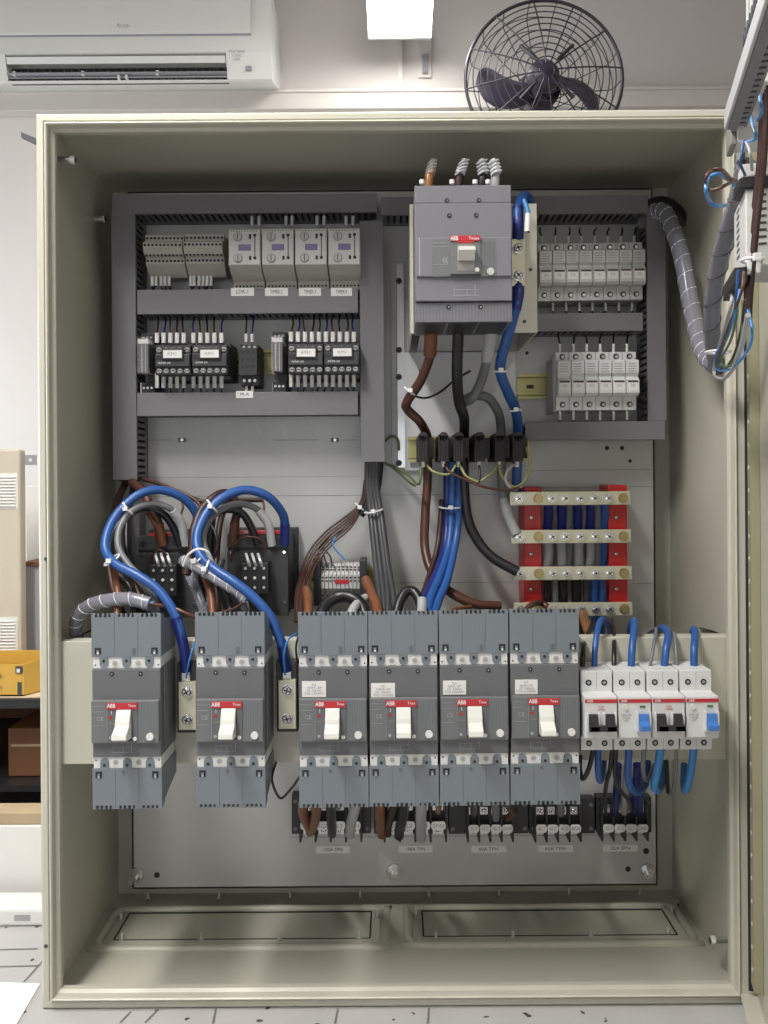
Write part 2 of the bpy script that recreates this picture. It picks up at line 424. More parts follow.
bx=W('brown_carton','brown carton in the dark shelf under the yellow bin','box',((q[0]+q[1])/2,sy0+.1,P(0,790,sy0).z+.0005))
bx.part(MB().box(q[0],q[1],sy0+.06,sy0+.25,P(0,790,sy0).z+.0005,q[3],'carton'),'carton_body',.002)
bx.part(MB().box(q[0]+.005,q[1]-.005,sy0+.0595,sy0+.06,q[3]-.03,q[3]-.026,'kraft'),'tape')
# beige cabinet on the shelf
cy=.46; q=R(-60,449,23,700,cy)
cab=W('beige_louvred_cabinet','beige steel cabinet with louvre vents standing behind yellow bin','cabinet',((q[0]+q[1])/2,cy,zt+.0005))
cab.part(MB().box(q[0],q[1]-.004,cy,cy+.025,zt+.0005,q[3],'beige'),'cabinet_body',.004)
for (r0,r1,n) in ((475,507,10),(619,651,10)):
    lv=MB()
    k=R(-14,r0,16,r1,cy)
    for i in range(n):
        z=k[2]+(k[3]-k[2])*(i+.5)/n; h=(k[3]-k[2])/n
        lv.prism([(cy,z-h*.35),(cy,z+h*.35),(cy-.004,z-h*.2)],k[0],k[1],'x','white_box')
    lv.box(k[0]-.003,k[1]+.003,cy-.001,cy,k[2]-.003,k[3]+.003,'white_box')
    cab.part(lv,'louvre_vent')
k=R(25,455,36,465,cy+.02); cab.part(MB().box(k[0]-.004,k[1],cy+.02,cy+.023,k[2],k[3],'ink_soft').disc_y((k[0]+k[1])/2,(k[2]+k[3])/2,cy+.0198,cy+.0195,.003,'white'),'mounting_lug')
# yellow bin with lettering
def bin_():
    y0=.39; q=R(-60,665,24,697,y0); z0=zt+.0005
    t=W('yellow_parts_bin','yellow parts box with dark lettering on the shelf','bin',((q[0]+q[1])/2,y0,z0))
    x0,x1=q[0],q[1]; top=q[3]; bk=P(30,650,y0+.065).z; d=.13
    b=MB(); w=.003; skew=.035
    def panel(pts,m='yellow'):
        b.add(pts,[(0,1,2,3)],m)
    f=[Vector((x0,y0,z0)),Vector((x1,y0,z0)),Vector((x1,y0,top)),Vector((x0,y0,top))]
    r=[Vector((x0,y0+.065,z0)),Vector((x1+skew,y0+.065,z0)),Vector((x1+skew,y0+.065,bk)),Vector((x0,y0+.065,bk))]
    panel(f); panel([r[1],r[0],r[3],r[2]]); panel([f[1],r[1],r[2],f[2]]); panel([r[0],f[0],f[3],r[3]]); panel([f[0],r[0],r[1],f[1]])
    o=t.part(b,'bin_body'); s=o.modifiers.new('t','SOLIDIFY'); s.thickness=.002
    O=t.loc
    text('a',P(1,676,y0).x-O.x,-.0025,P(1,675,y0).z-O.z,.009,'ink',t.t); text('n',P(1,686,y0).x-O.x,-.0025,P(1,687,y0).z-O.z,.009,'ink',t.t)
    l=MB(); 
    k=R(16,666,23,673,y0); l.box(k[0],k[1],y0-.0022,y0-.0018,k[2],k[3],'ink'); l.box(k[0]+.002,k[1]-.004,y0-.0026,y0-.0022,k[2]+.001,k[3]-.004,'label')
    k=R(18,682,22,694,y0); l.box(k[0],k[1],y0-.0022,y0-.0018,k[2],k[3],'ink')
    t.part(l,'printed_mark')
    return t
bin_()
# orange tool handle behind the bin, white box, power strip, paper
q=P(-4,640,.405)
# white box standing in front of the rack
q=R(-150,826,52,903,.26)
wb=W('white_cardboard_box','long white box with kraft top lying in front of shelf','box',((q[0]+q[1])/2,.3,BENCH+.0005))
wb.part(MB().box(q[0],q[1],.26,.28,BENCH+.0005,q[3],'white_box'),'box_body',.002)
wb.part(MB().box(q[0],q[1]+.005,.262,.30,q[3],q[3]+.018,'kraft'),'kraft_lid',.002)
q=R(-150,907,52,921,.20)
ps=W('power_strip','white power strip with grey label lying beside the enclosure','power strip',((q[0]+q[1])/2,.2,BENCH+.0005))
z0=BENCH+.0005
ps.part(MB().box(q[0],q[1],.185,.235,z0,z0+.024,'white'),'strip_body',.004)
k=R(14,911,30,916,.184); ps.part(MB().box(k[0],k[1],.1845,.1852,z0+.008,z0+.016,'print_gray'),'rating_label')
cb=MB(); cb.tube([onb(6,916)+Vector((0,0,.004)),onb(2,922)+Vector((0,0,.004)),onb(-10,927)+Vector((0,0,.004)),onb(-40,925)+Vector((0,0,.004))],.0035,'white',8)
ps.part(cb,'power_cord')
pp=MB(); A=[onb(-80,981),onb(40,985),onb(8,1040),onb(-150,1040)]
pp.add([v+Vector((0,0,.0012)) for v in A]+[v for v in A],[(3,2,1,0),(4,5,6,7),(0,1,5,4),(1,2,6,5),(2,3,7,6),(3,0,4,7)],'paper')
tag(pp.build('paper_sheet',loc=A[1]),'white sheet of paper on bench at the front left','paper')
# hanging sheets and objects between cabinet and enclosure
q=R(26,486,60,545,.62)
hs=W('stacked_papers','pale stacked sheets leaning behind the beige cabinet','papers',((q[0]+q[1])/2,.66,zt+.0005))
b=MB()
for i in range(6): b.box(q[0]+.001*i,q[1],.62+i*.012,.628+i*.012,zt+.0005,q[3]-.01*i,'white_box')
hs.part(b,'sheets',.001)
q=R(25,566,60,700,.52)
tb=W('brown_topped_box','grey box with brown top edge behind the beige cabinet','box',((q[0]+q[1])/2,.56,zt+.0005))
tb.part(MB().box(q[0],q[1],.52,.58,zt+.0005,q[3],'ink_soft'),'box_body',.002)
tb.part(MB().box(q[0],q[1],.515,.59,q[3],q[3]+.008,'carton'),'box_lid',.001)
# wall mounted white shelf line behind (blue edge strip)
# ================================================================== ENCLOSURE
def hx(py,y): return P(CX,py,y).z
EX0,EX1=-357.3*1/F,351.5*1/F
EZ0,EZ1=ZC-532.3/F,ZC+364.3/F
def enclosure():
    t=W('electrical_enclosure','large open cream steel enclosure holding the breaker assembly','enclosure',((EX0+EX1)/2,.12,EZ0))
    # shell: outer box walls + rolled front lip
    ring=[ # (inset from outer edge, y)
        (0,.03),(0,.0025),(.0025,0),(.0085,0),(.0095,.003),(.0105,.003),(.0115,-.004),(.0135,-.006),(.0150,-.004),(.0160,.004),(.0190,.008),(.0190,.016),(.003,.018),(.003,YB),]
    def loop(ins,y): return [Vector((EX0+ins,y,EZ0+ins)),Vector((EX1-ins,y,EZ0+ins)),Vector((EX1-ins,y,EZ1-ins)),Vector((EX0+ins,y,EZ1-ins))]
    b=MB(); prof=[(0,YB+.003)]+ring+[]
    vs=[]; 
    for ins,y in prof: vs+=loop(ins,y)
    n=len(prof); fs=[]
    for i in range(n-1):
        for k in range(4): k2=(k+1)%4; fs.append((i*4+k,i*4+k2,(i+1)*4+k2,(i+1)*4+k))
    b.add(vs,[f[::-1] for f in fs],'enamel')
    b.add(loop(.003,YB),[(0,1,2,3)],'enamel'); b.add(loop(0,YB+.003),[(3,2,1,0)],'enamel')
    sh=t.part(b,'shell')
    m=sh.modifiers.new('b','BEVEL'); m.width=.0008; m.segments=2; m.limit_method='ANGLE'; m.angle_limit=.5
    # inner corner fillets of the lip
    g=MB()
    # gland openings: embossed ring + sunk plate, on the floor
    zf=EZ0+.003
    def fp(px,py):
        dx,dy=px-CX,py-CY; u,v=dx-ROLL*dy,dy+ROLL*dx; d=(ZC-zf)*F/v
        return Vector((u*d/F,d-1,0))
    for (fl,bl,br,fr,scr) in (((117,941),(133,905),(371,903),(371,940),[(122,941),(201,941),(280,941),(359,940),(148,900),(219,900),(290,899),(360,898),(121,921),(377,918)]),
                          ((424,939),(421,902),(655,899),(676,935),[(436,940),(513,939),(591,938),(668,935),(429,897),(499,896),(569,895),(640,895),(416,917),(672,914)])):
        P4=[fp(*fl),fp(*fr),fp(*br),fp(*bl)]
        x0=(P4[0].x+P4[3].x)/2; x1=(P4[1].x+P4[2].x)/2; y0=(P4[0].y+P4[1].y)/2; y1=min((P4[2].y+P4[3].y)/2,YP-.012)
        # raised rounded bead around the opening
        em=MB(); e=.02; rad=.02; pts=[]
        for cx_,cy_,a0 in ((x1+e-rad,y1+.012-rad*.5,0),(x0-e+rad,y1+.012-rad*.5,PI/2),(x0-e+rad,y0-e+rad,PI),(x1+e-rad,y0-e+rad,1.5*PI)):
            for k in range(4): a=a0+k*PI/6; pts.append(Vector((cx_+math.cos(a)*rad,cy_+math.sin(a)*rad*(.5 if a0<PI else 1),zf-.0005)))
        def rr(t): return .0062
        em.tube(pts,rr,'enamel',8,3,True); t.part(em,'embossed_bead')
        gp=MB(); gp.box(x0-.012,x1+.012,y0-.010,y1+.006,zf,zf+.0018,'enamel')
        G=t.part(gp,'gland_plate',.0006)
        ln=MB(); h=.0011; z=zf+.0019
        for a_ in ((x0,x1,y1-h*1.6,y1+h*1.6),(x0,x1,y0-h*.8,y0+h*.8),(x0-h,x0+h,y0,y1),(x1-h,x1+h,y0,y1)): ln.box(a_[0],a_[1],a_[2],a_[3],z-.001,z+.0003,'rubber')
        t.part(ln,'gland_gasket',parent=G)
        for s_ in scr:
            q=fp(*s_); sc=MB(); sc.cyl((q.x,q.y,zf+.001),(q.x,q.y,zf+.003),.0035,'zinc',8); sc.cyl((q.x,q.y,zf+.003),(q.x,q.y,zf+.0105),.0017,'offwhite',8); t.part(sc,'gland_screw')  # metal studs coloured off-white to imitate light catching them
    # pegs
    def peg(px0,py0,y,side,L,name='welded_peg'):
        q=P(px0,py0,y); x0=EX0+.003 if side<0 else EX1-.003
        pg=MB(); pg.cyl((x0,y,q.z),(x0+L*(-side),y,q.z),.0042,'zinc',12); pg.cyl((x0+L*(-side)*.8,y,q.z),(x0+L*(-side),y,q.z),.005,'offwhite',12); t.part(pg,name)
    peg(60,160,.035,-1,.03); peg(722,940,.045,1,.026); peg(100,219,.19,-1,.014)
    hk=R(21,132,40,151,.05); h=MB(); h.prism([(hk[0],hk[3]),(hk[0],hk[3]-.006),(EX0+.001,hk[2]-.002),(EX0+.001,hk[2]+.007)],.05,.056,'y','ink'); t.part(h,'lifting_lug')
    # two dark fixing holes on the left rim
    for r in (559,946): ho=MB(); q=P(46,r,0); ho.disc_y(q.x,q.z,.0005,-.0006,.0022,'ink',10); t.part(ho,'rim_hole')
    return t
ENC=enclosure()
# mounting plate
def mplate():
    a=R(130,190,655,887,YP); x0,x1,z0,z1=a
    t=W('mounting_plate','grey galvanised mounting plate behind all the devices','mounting plate',((x0+x1)/2,YP,z0))
    b=MB(); b.box(x0,x1,YP,YP+.0025,z0,z1,'plate'); b.box(x0,x0+.002,YP,YP+.014,z0,z1,'plate').box(x1-.002,x1,YP,YP+.014,z0,z1,'plate').box(x0,x1,YP,YP+.014,z0,z0+.002,'plate').box(x0,x1,YP,YP+.014,z1-.002,z1,'plate')
    t.part(b,'plate_sheet')
    L=MB()
    def hl(px0,px1,py,w=.0006):
        q=R(px0,py,px1,py,YP); L.box(q[0],q[1],YP-.0003,YP,q[2]-w/2,q[3]+w/2,'line')
    hl(146,172,440); hl(178,189,440); hl(275,318,440); hl(341,357,440); hl(146,362,477,.0004); hl(146,500,495.5); hl(525,650,470); hl(525,652,487); hl(390,512,582.5); hl(632,652,583.5)
    hl(290,650,836,.0005)
    for px in (182,335):
        q=R(px-4,438,px+4,442,YP); L.box(q[0],q[1],YP-.0006,YP,q[2],q[3],'line'); L.disc_y((q[0]+q[1])/2,(q[2]+q[3])/2,YP-.0006,YP-.0009,.0022,'zinc',10)
    k=R(372,476,373,500,YP); 
    t.part(L,'layout_line')
    for px,py in ((394,871),(647,871),(137,875)):
        q=P(px,py,YP); s=MB(); s.disc_y(q.x,q.z,YP,YP-.002,.0105,'zinc',20); s.cyl((q.x,YP-.002,q.z),(q.x,YP-.009,q.z),.0075,'screw',6,smooth=False); s.disc_y(q.x,q.z,YP-.009,YP-.016,.0035,'screw',12); t.part(s,'fixing_bolt',.0004)
    for px,py,r in ((646,851,.0042),(628,869,.0038),(157,875,.004),(607,448,.003),(622,448,.003),(630,461,.0025),(527,353,.0025),(583,351,.0)):
        if r: q=P(px,py,YP); s=MB(); s.disc_y(q.x,q.z,YP+.001,YP-.0004,r,'dark',14); t.part(s,'drilled_hole')
mplate()
for px,py,l in ((131,883,'small white disc at bottom left of the mounting plate'),(656,877,'small white disc at bottom right of the mounting plate')):
    q=P(px,py,YB-.004)  # small white round discs on the back wall
    t=W('white_disc',l,'plug',(q.x,YB,q.z)); t.part(MB().lathe([(0,-.004),(.0035,-.0036),(.005,-.002),(.005,0)],(q.x,YB,q.z),(0,1,0),'white',14),'disc_face')
# cross bar carrying the breakers
YBAR=.018
def crossbar():
    a=R(60,639,734,762,YBAR); x0,x1=EX0+.004,EX1-.004; z0,z1=a[2],a[3]
    t=W('breaker_mounting_bar','wide cream sheet bar spanning the enclosure behind the breakers','mounting bar',((x0+x1)/2,YBAR,z0))
    b=MB(); b.box(x0,x1,YBAR,YBAR+.002,z0,z1,'enamel').box(x0,x1,YBAR+.002,YBAR+.022,z1-.002,z1,'enamel').box(x0,x1,YBAR+.002,YBAR+.022,z0,z0+.002,'enamel')
    t.part(b,'bar_sheet',.0008)
    e=MB(); e.box(x0-.001,x0+.001,YBAR+.002,YBAR+.03,z0,z1,'enamel').box(x1-.001,x1+.001,YBAR+.002,YBAR+.03,z0,z1,'enamel'); t.part(e,'end_flange')
crossbar()
# ================================================================== WIRE DUCTS
def duct(label, r, horiz, yfront=YD, teeth=(1,1), yb=YP):
    x0,x1,z0,z1=r; t=W('wire_duct',label,'wire duct',((x0+x1)/2,yb,z0))
    c=MB(); c.box(x0,x1,yfront,yfront+.002,z0,z1,'duct')
    lip=.006
    if horiz: c.box(x0,x1,yfront+.002,yfront+lip,z0,z0+.0015,'duct').box(x0,x1,yfront+.002,yfront+lip,z1-.0015,z1,'duct')
    else: c.box(x0,x0+.0015,yfront+.002,yfront+lip,z0,z1,'duct').box(x1-.0015,x1,yfront+.002,yfront+lip,z0,z1,'duct')
    t.part(c,'cover',.0006)
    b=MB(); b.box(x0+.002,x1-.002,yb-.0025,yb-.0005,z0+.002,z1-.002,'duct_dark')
    pit,w=.0085,.0048; L=(x1-x0) if horiz else (z1-z0); n=int(L/pit)
    for side,on in ((0,teeth[0]),(1,teeth[1])):
        if horiz:
            za,zb=(z0+.002,z0+.0035) if side==0 else (z1-.0035,z1-.002)
            b.box(x0,x1,yb-.012,yb-.0005,za,zb,'duct')
            for i in range(n): x=x0+(i+.3)*pit; b.box(x,x+w,yfront+.003,yb-.012,za,zb,'duct')
        else:
            xa,xb=(x0+.002,x0+.0035) if side==0 else (x1-.0035,x1-.002)
            b.box(xa,xb,yb-.012,yb-.0005,z0,z1,'duct')
            for i in range(n): z=z0+(i+.3)*pit; b.box(xa,xb,yfront+.003,yb-.012,z,z+w,'duct')
    t.part(b,'slotted_base')
    return t
duct('grey wire duct along top left over the four relays',R(112,194,377,213,YD),True)
duct('long vertical grey wire duct at left edge of mounting plate',R(112,213.5,136,480,YD),False)
duct('horizontal grey wire duct beneath the four relays',R(137,289,358,313.5,YD),True)
duct('horizontal grey wire duct beneath the small contactors',R(137,392,358,415.5,YD),True)
duct('wide vertical grey wire duct left of the large breaker',R(360,220,384,462,YD-.004),False)
duct('horizontal grey wire duct across top behind the large breaker',R(381,196,648,214,YD),True)
duct('vertical grey wire duct at right edge of mounting plate',R(647.5,215,666,421,YD),False)
duct('short grey wire duct between the two fuse holder rows',R(536,313,643,331,YD),True)
duct('grey wire duct along bottom under the six fuse holders',R(525,421.5,665,440,YD),True)
# short slotted side piece visible below the left duct
# labels stuck on ducts
def sticker(px0,py0,px1,py1,y,s,label,h=None,m='ink'):
    q=R(px0,py0,px1,py1,y); t=W('printed_label',label,'label',((q[0]+q[1])/2,y,q[2]))
    t.part(MB().box(q[0],q[1],y-.0006,y-.0001,q[2],q[3],'label'),'label_strip')
    if s: text(s,0,-.0008,(q[3]-q[2])/2,h or (q[3]-q[2])*.5,m,t.t,w=(q[1]-q[0])*.6)
    return t
sticker(231,288,254,296,YD,'LDR-1','white label under the first of the four relays')
sticker(265,288,288,296,YD,'TIMER-2','white label under the second of the four relays')
sticker(299,288,321,296,YD,'TIMER-3','white label under the third of the four relays')
sticker(331,288,352,296,YD,'TIMER-4','white label under the rightmost of the four relays')
sticker(236,391,253,398,YD,'PR-R','white label under the small middle relay on the duct')
# ================================================================== DIN RAILS
def dinrail(px0,px1,pyc,label,yb=YP,hh=.035):
    q=R(px0,pyc,px1,pyc,yb-.0075); z=q[2]; t=W('din_rail',label,'din rail',((q[0]+q[1])/2,yb,z-hh/2))
    b=MB(); x0,x1=q[0],q[1]
    b.box(x0,x1,yb-.0015,yb-.0002,z-.0125,z+.0125,'chromate')
    for s in (-1,1):
        b.box(x0,x1,yb-.0075,yb-.0015,z+s*.0125-.0006,z+s*.0125+.0006,'chromate'); b.box(x0,x1,yb-.0075,yb-.0063,z+s*.0122,z+s*hh/2,'chromate')
    t.part(b,'rail')
    s=MB()
    n=max(1,int((x1-x0)/.03))
    for i in range(n):
        x=x0+(i+.5)*(x1-x0)/n; s.box(x-.005,x+.005,yb-.0017,yb-.0015,z-.0025,z+.0025,'dark')
    t.part(s,'rail_slot')
dinrail(140,358,253,'yellow din rail behind the terminals and four relays')
dinrail(138,359,362,'yellow din rail behind the small contactors')
dinrail(538,645,270,'yellow din rail behind the eight fuse holders')
dinrail(518,645,386,'yellow din rail end left of the six fuse holders')
dinrail(302,378,580,'yellow din rail behind the red marked terminal block')
# ================================================================== TEMPLATES (local: back plane y=0, front toward -y, centred in x and z)
HID=[]
def prototype(name): 
    o=bpy.data.objects.new(name,None); col.objects.link(o); o.empty_display_size=.02; return o
def place(proto_list, centers, y, labels, cat, group, name=None):
    proto=proto_list; out=[]
    for i,(c,l) in enumerate(zip(centers,labels)):
        v=P(c[0],c[1],c[2]) ; loc=(v.x,y,v.z)
        if i==0: proto.location=loc; tag(proto,l,cat,group); out.append(proto)
        else: out.append(dup(proto,loc,l))
    return out
# ---- moulded case breaker (small)
def mccb(sticker_=True):
    t=prototype('moulded_case_breaker'); W2=.0375; D=.068
    yf=-.064
    b=MB(); b.box(-W2+.0006,W2-.0006,yf,0,-.0495,.046,'mccb_body'); b.build('breaker_body',t,.001)
    for x0,x1 in ((W2-.0006,W2+.0010),(-W2-.0010,-W2+.0006)):
        MB().box(x0,x1,-.052,-.006,-.045,.047,'mccb_nose').build('side_panel',t,.0006)
    for sg in (1,-1):
        z0,z1=(.046,.0585) if sg>0 else (-.062,-.0495)
        zm=.0515 if sg>0 else -.0555
        w=MB(); w.box(-W2+.001,W2-.001,-.0615,-.004,z0,z1,'white')
        for x in (-.0125,.0125): w.disc_y(x,zm,-.0615,-.0622,.0046,'white',14); w.disc_y(x,zm,-.0622,-.0625,.0032,'fuse_side' ,12); w.disc_y(x,zm,-.0625,-.0627,.0016,'ink_soft' ,8)
        for x in (-.034,.034): w.disc_y(x,zm-.002*sg,-.0615,-.0618,.0009,'dark',8)
        w.build('terminal_frame',t,.0004)
        c=MB(); a0=.0585 if sg>0 else -.062; a1=.105*sg; dep=-.016*sg   # cover ends slope back toward the bar
        c.prism([(-.0635,a0),(-.0635,a1-.003*sg),(-.0,a1-.003*sg+dep),(0,a0)],-W2,W2,'x','mccb_cover')
        n=15; p=2*W2/n
        for i in range(n):
            if i%5 in (4,0): xa,xb=-W2+i*p,-W2+(i+1)*p
            else: xa,xb=-W2+i*p+p*.28,-W2+i*p+p*.72
            c.prism([(-.0635,a1-.0032*sg),(-.0635,a1+.0008*sg),(-.05,a1+.0008*sg-.0035*sg),(-.05,a1-.0068*sg)],xa,xb,'x','mccb_cover')
        for x in (-.0245,.0,.0245):
            c.box(x-.0046,x+.0046,-.0632,-.058,min(zm,a0+.001*sg),max(zm,a0+.001*sg),'mccb_cover'); c.disc_y(x,zm,-.058,-.0630,.0046,'mccb_cover',14)
        c.build('terminal_cover',t,.0004)
        d=MB()
        for x in (-.0125,.0125): d.box(x-.0002,x+.0002,-.0638,-.0634,min(a0,a1)+.002,max(a0,a1)-.003,'mccb_body')
        for x in (-.0245,.0,.0245): d.disc_y(x,zm+.0028*sg,-.0630,-.0636,.0016,'dark',10)
        for i in range(n):
            if i%5 in (0,1,2,3): x=-W2+(i+1)*p; d.box(x-.0010,x+.0008,-.0638,-.0600,a1-.0034*sg,a1-.0004*sg,'dark')
        zn=a0+.0065*sg
        for x in (-.0305,.0305): d.box(x-.0035,x+.0035,-.0638,-.0634,zn-.0035,zn+.0035,'dark'); d.box(x-.0014,x+.0014,-.0646,-.0637,zn-.0030,zn+.0012,'mccb_cover'); d.box(x-.0008,x+.0012,-.0647,-.0645,zn-.0032,zn-.001,'white' if sg>0 else 'fuse_side')
        if sg>0: d.box(.0065,.0095,-.0645,-.0634,zn-.003,zn+.003,'mccb_body')
        else: d.disc_y(-.004,zn+.003,-.0634,-.0645,.0018,'mccb_body',8)
        d.build('cover_slot',t)
    for x in (-.0155,.0155): sc=MB(); sc.disc_y(x,.0405,yf,yf-.0006,.0024,'dark',12); sc.disc_y(x,.0405,yf-.0006,yf-.0008,.0009,'ink_soft',8); sc.build('body_screw',t)
    n=MB(); n.box(-W2+.0012,W2-.0012,yf-.006,yf,-.033,.0130,'mccb_nose'); N=n.build('front_nose',t,.0012)
    pr=MB()
    for i in range(7): pr.box(.0165+i*.0026,.0172+i*.0026,yf-.0063,yf-.006,-.019,.0105,'mccb_cover')
    for z in (.007,.001,-.014): pr.box(-.0345,-.0225,yf-.0062,yf-.006,z,z+.0003,'print_gray')
    for a in ((-.016,.0055,-.0445,-.0442),(-.016,-.0157,-.0445,-.0385),(-.004,-.0037,-.0445,-.0385),(.0052,.0055,-.0445,-.0345),(-.016,.0055,-.0386,-.0383)): pr.box(a[0],a[1],yf-.0002,yf,a[2],a[3],'print_gray')
    pr.build('printed_marking',t)
    text('CE',-.0265,yf-.0063,-.0065,.0045,'print_gray',t)
    fr=MB(); fr.box(-.0215,.0115,yf-.0068,yf-.006,-.0305,.0110,'mccb_body').box(-.0215,-.0212,yf-.0071,yf-.0068,-.0305,.0035,'print_gray').box(-.0185,-.0125,yf-.0071,yf-.0068,-.0115,-.0109,'pe_yellow').box(-.0195,-.0155,yf-.0071,yf-.0068,-.006,-.0035,'redbar').disc_y(-.0175,-.0265,yf-.0068,yf-.0073,.0017,'print_gray',10)
    fr.box(-.0115,.0055,yf-.0069,yf-.0067,-.030,.004,'dark'); fr.build('handle_frame',t,.0004)
    rs=MB(); rs.box(-.0215,.0115,yf-.0078,yf-.0068,.0040,.0110,'red'); rs.build('red_strip',t,.0003)
    text('ABB',-.0165,yf-.008,.0078,.0045,'ink_white',t,w=.0085,bold=.0001)
    text('Tmax',.0058,yf-.008,.0080,.003,'ink_white',t,w=.0082)
    text('I',-.0165,yf-.0072,.0005,.004,'ink_white',t)
    bt_=MB(); bt_.disc_y(.0085,-.0275,yf-.0068,yf-.0085,.0021,'white',12); bt_.build('test_button',t)
    bt_=MB(); bt_.disc_y(.0270,-.0255,yf-.006,yf-.0082,.0040,'white',16); bt_.build('seal_plug',t)
    tg=MB(); y0=yf-.0068
    tg.prism([(y0,.0038),(y0-.003,.0035),(y0-.008,-.007),(y0-.009,-.012),(y0-.020,-.018),(y0-.021,-.0235),(y0-.016,-.0255),(y0,-.0270)],-.0105,.0050,'x','toggle'); tg.build('toggle_handle',t,.0008)
    for o in col.objects:
        if o.parent==t and (o.name.split('.')[0] in ('handle_frame','red_strip','toggle_handle','test_button') or (o.type=='FONT' and o.data.body!='CE')): o.location.x+=.0025
    return t
proto=mccb(); index_children()
CEN=[(126.5,711.3),(230.3,710),(333.3,709.7),(403.6,708.8),(474.2,707.8),(545,706.8)]
ML=['leftmost grey moulded case breaker without a rating sticker','second grey moulded case breaker from left, without sticker','grey moulded case breaker third from the left, white rating sticker','grey moulded case breaker fourth from the left, white rating sticker','grey moulded case breaker fifth from the left, white rating sticker','rightmost grey moulded case breaker, next to the white miniature breakers']
MC=place(proto,[(x,y,-.046) for x,y in CEN],YBAR,ML,'circuit breaker','moulded case breakers on the mounting bar')
STK=[None,None,((302,681,326,697),'F4\n100A 3P\nIC 36kA\nTO LOAD'),((371,683,395,698),'F5\n100A 3P\nIC 36kA\nTO LOAD'),((443,680.5,466,694.5),'F6\n60A 3P\nIC 36kA\nTO LOAD'),((515,679.5,537.5,694),'F7\n60A 3P\nIC 36kA\nTO LOAD')]
for i in range(2,6):
    r,s=STK[i]; q=R(*r,-.046); o=MC[i].location
    b=MB().box(q[0],q[1],-.0466,-.0461,q[2],q[3],'label').build('rating_sticker',MC[i],loc=o)
    text(s,(q[0]+q[1])/2-o.x,-.0468-YBAR,(q[2]+q[3])/2-o.z,.0023,'ink_soft',MC[i],w=.019)
# ---- large breaker
def bigbreaker():
    yb=.0605; q=R(415,184,512,321,-.038); x0,x1,z0,z1=q; cx_=(x0+x1)/2; k=.962/F
    Z=lambda py: P(463,py,-.038).z
    X=lambda px: P(px,255,-.038).x
    t=W('large_moulded_case_breaker','large grey main breaker on its stand at top centre','circuit breaker',(cx_,yb,z0))
    yf=-.038
    t.part(MB().box(x0,x1,yf+.004,yb,Z(202),Z(184),'t4_body'),'terminal_cover',.001)
    t.part(MB().box(x0,x1,yf,yb,Z(301),Z(203),'t4_body'),'breaker_body',.001)
    c=MB(); c.box(x0,x1,yf+.004,yb,Z(321),Z(302),'t4_body')
    for i in range(30):
        x=x0+(i+.5)*(x1-x0)/30; c.box(x-.0004,x+.0004,yf+.0037,yf+.004,Z(320),Z(303),'mccb_body')
    t.part(c,'terminal_cover',.0)
    n=MB(); n.box(x0+.001,x1-.001,yf-.003,yf,Z(277),Z(238),'t4_body'); t.part(n,'front_nose',.001)
    n=MB(); n.box(X(419),X(420),yf-.0032,yf-.003,Z(276),Z(238),'print_gray').box(X(432),X(496),yf-.0033,yf-.003,Z(277),Z(240),'mccb_nose')
    for i in range(5): n.box(X(484+i*2.2),X(485+i*2.2),yf-.0036,yf-.0033,Z(270),Z(243),'mccb_body')
    for a_,b_ in ((433,447),): 
        for r in (243,247,265): n.box(X(a_),X(b_),yf-.0036,yf-.0033,Z(r+.4),Z(r),'print_gray')
    for r in (289.5,295.5): n.box(X(453),X(479),yf-.0003,yf,Z(r+.5),Z(r),'print_gray')
    for px in (453.5,466.5,474.5): n.box(X(px),X(px+.5),yf-.0003,yf,Z(296),Z(284 if px>470 else 289),'print_gray')
    t.part(n,'printed_marking')
    f=MB(); f.box(X(450),X(480),yf-.005,yf-.003,Z(276),Z(238),'mccb_nose').box(X(450),X(480),yf-.0052,yf-.005,Z(276.5),Z(274.8),'dark').box(X(451),X(456),yf-.0053,yf-.005,Z(256.5),Z(255.8),'pe_yellow'); t.part(f,'handle_frame')
    f=MB(); f.box(X(450),X(480),yf-.0065,yf-.005,Z(242.5),Z(237),'red').box(X(457),X(473),yf-.0062,yf-.005,Z(244.5),Z(242),'red'); t.part(f,'red_strip',.0004)
    f=MB(); f.box(X(457),X(474),yf-.0054,yf-.005,Z(272),Z(244.5),'relay_dark').prism([(yf-.005,Z(248)),(yf-.018,Z(250.5)),(yf-.018,Z(254)),(yf-.008,Z(262)),(yf-.005,Z(262))],X(457.5),X(474),'x','toggle')
    t.part(f,'toggle_handle',.0008)
    f=MB(); f.disc_y(X(476.5),Z(271),yf-.005,yf-.0065,.0024,'white',12); t.part(f,'test_button')
    f=MB(); f.disc_y(X(490),Z(272.5),yf-.003,yf-.005,.004,'fuse',16); t.part(f,'seal_plug')
    for px,py in ((447.5,199.5),(479.5,199.5),(449.5,215.5),(476.5,215.5),(448.5,306.5),(480.5,306.5)):
        f=MB(); y=yf if 203<py<300 else yf+.004; f.disc_y(X(px),Z(py),y,y-.0006,.0026,'dark',12); f.disc_y(X(px)+.0004,Z(py),y-.0006,y-.0009,.0012,'screw',8); t.part(f,'body_screw')
    O=t.loc
    text('ABB',X(454)-O.x,yf-.0068-O.y,Z(240)-O.z,.005,'ink_white',t.t,w=.0075,bold=.0001)
    text('Tmax',X(473.5)-O.x,yf-.0068-O.y,Z(240)-O.z,.0034,'ink_white',t.t,w=.0115)
    text('\u00ab',X(445)-O.x,yf-.0036-O.y,Z(260)-O.z,.011,'print_gray',t.t)
    for px0,px1 in ((418,446),(449,478),(481,509)):
        d=MB(); d.box(X(px0),X(px1),yf+.012,yb-.012,Z(321)-.0006,Z(321)+.004,'black'); t.part(d,'terminal_opening')
    # contact lugs with wrapped ends sticking up out of the top
    return t
bigbreaker()
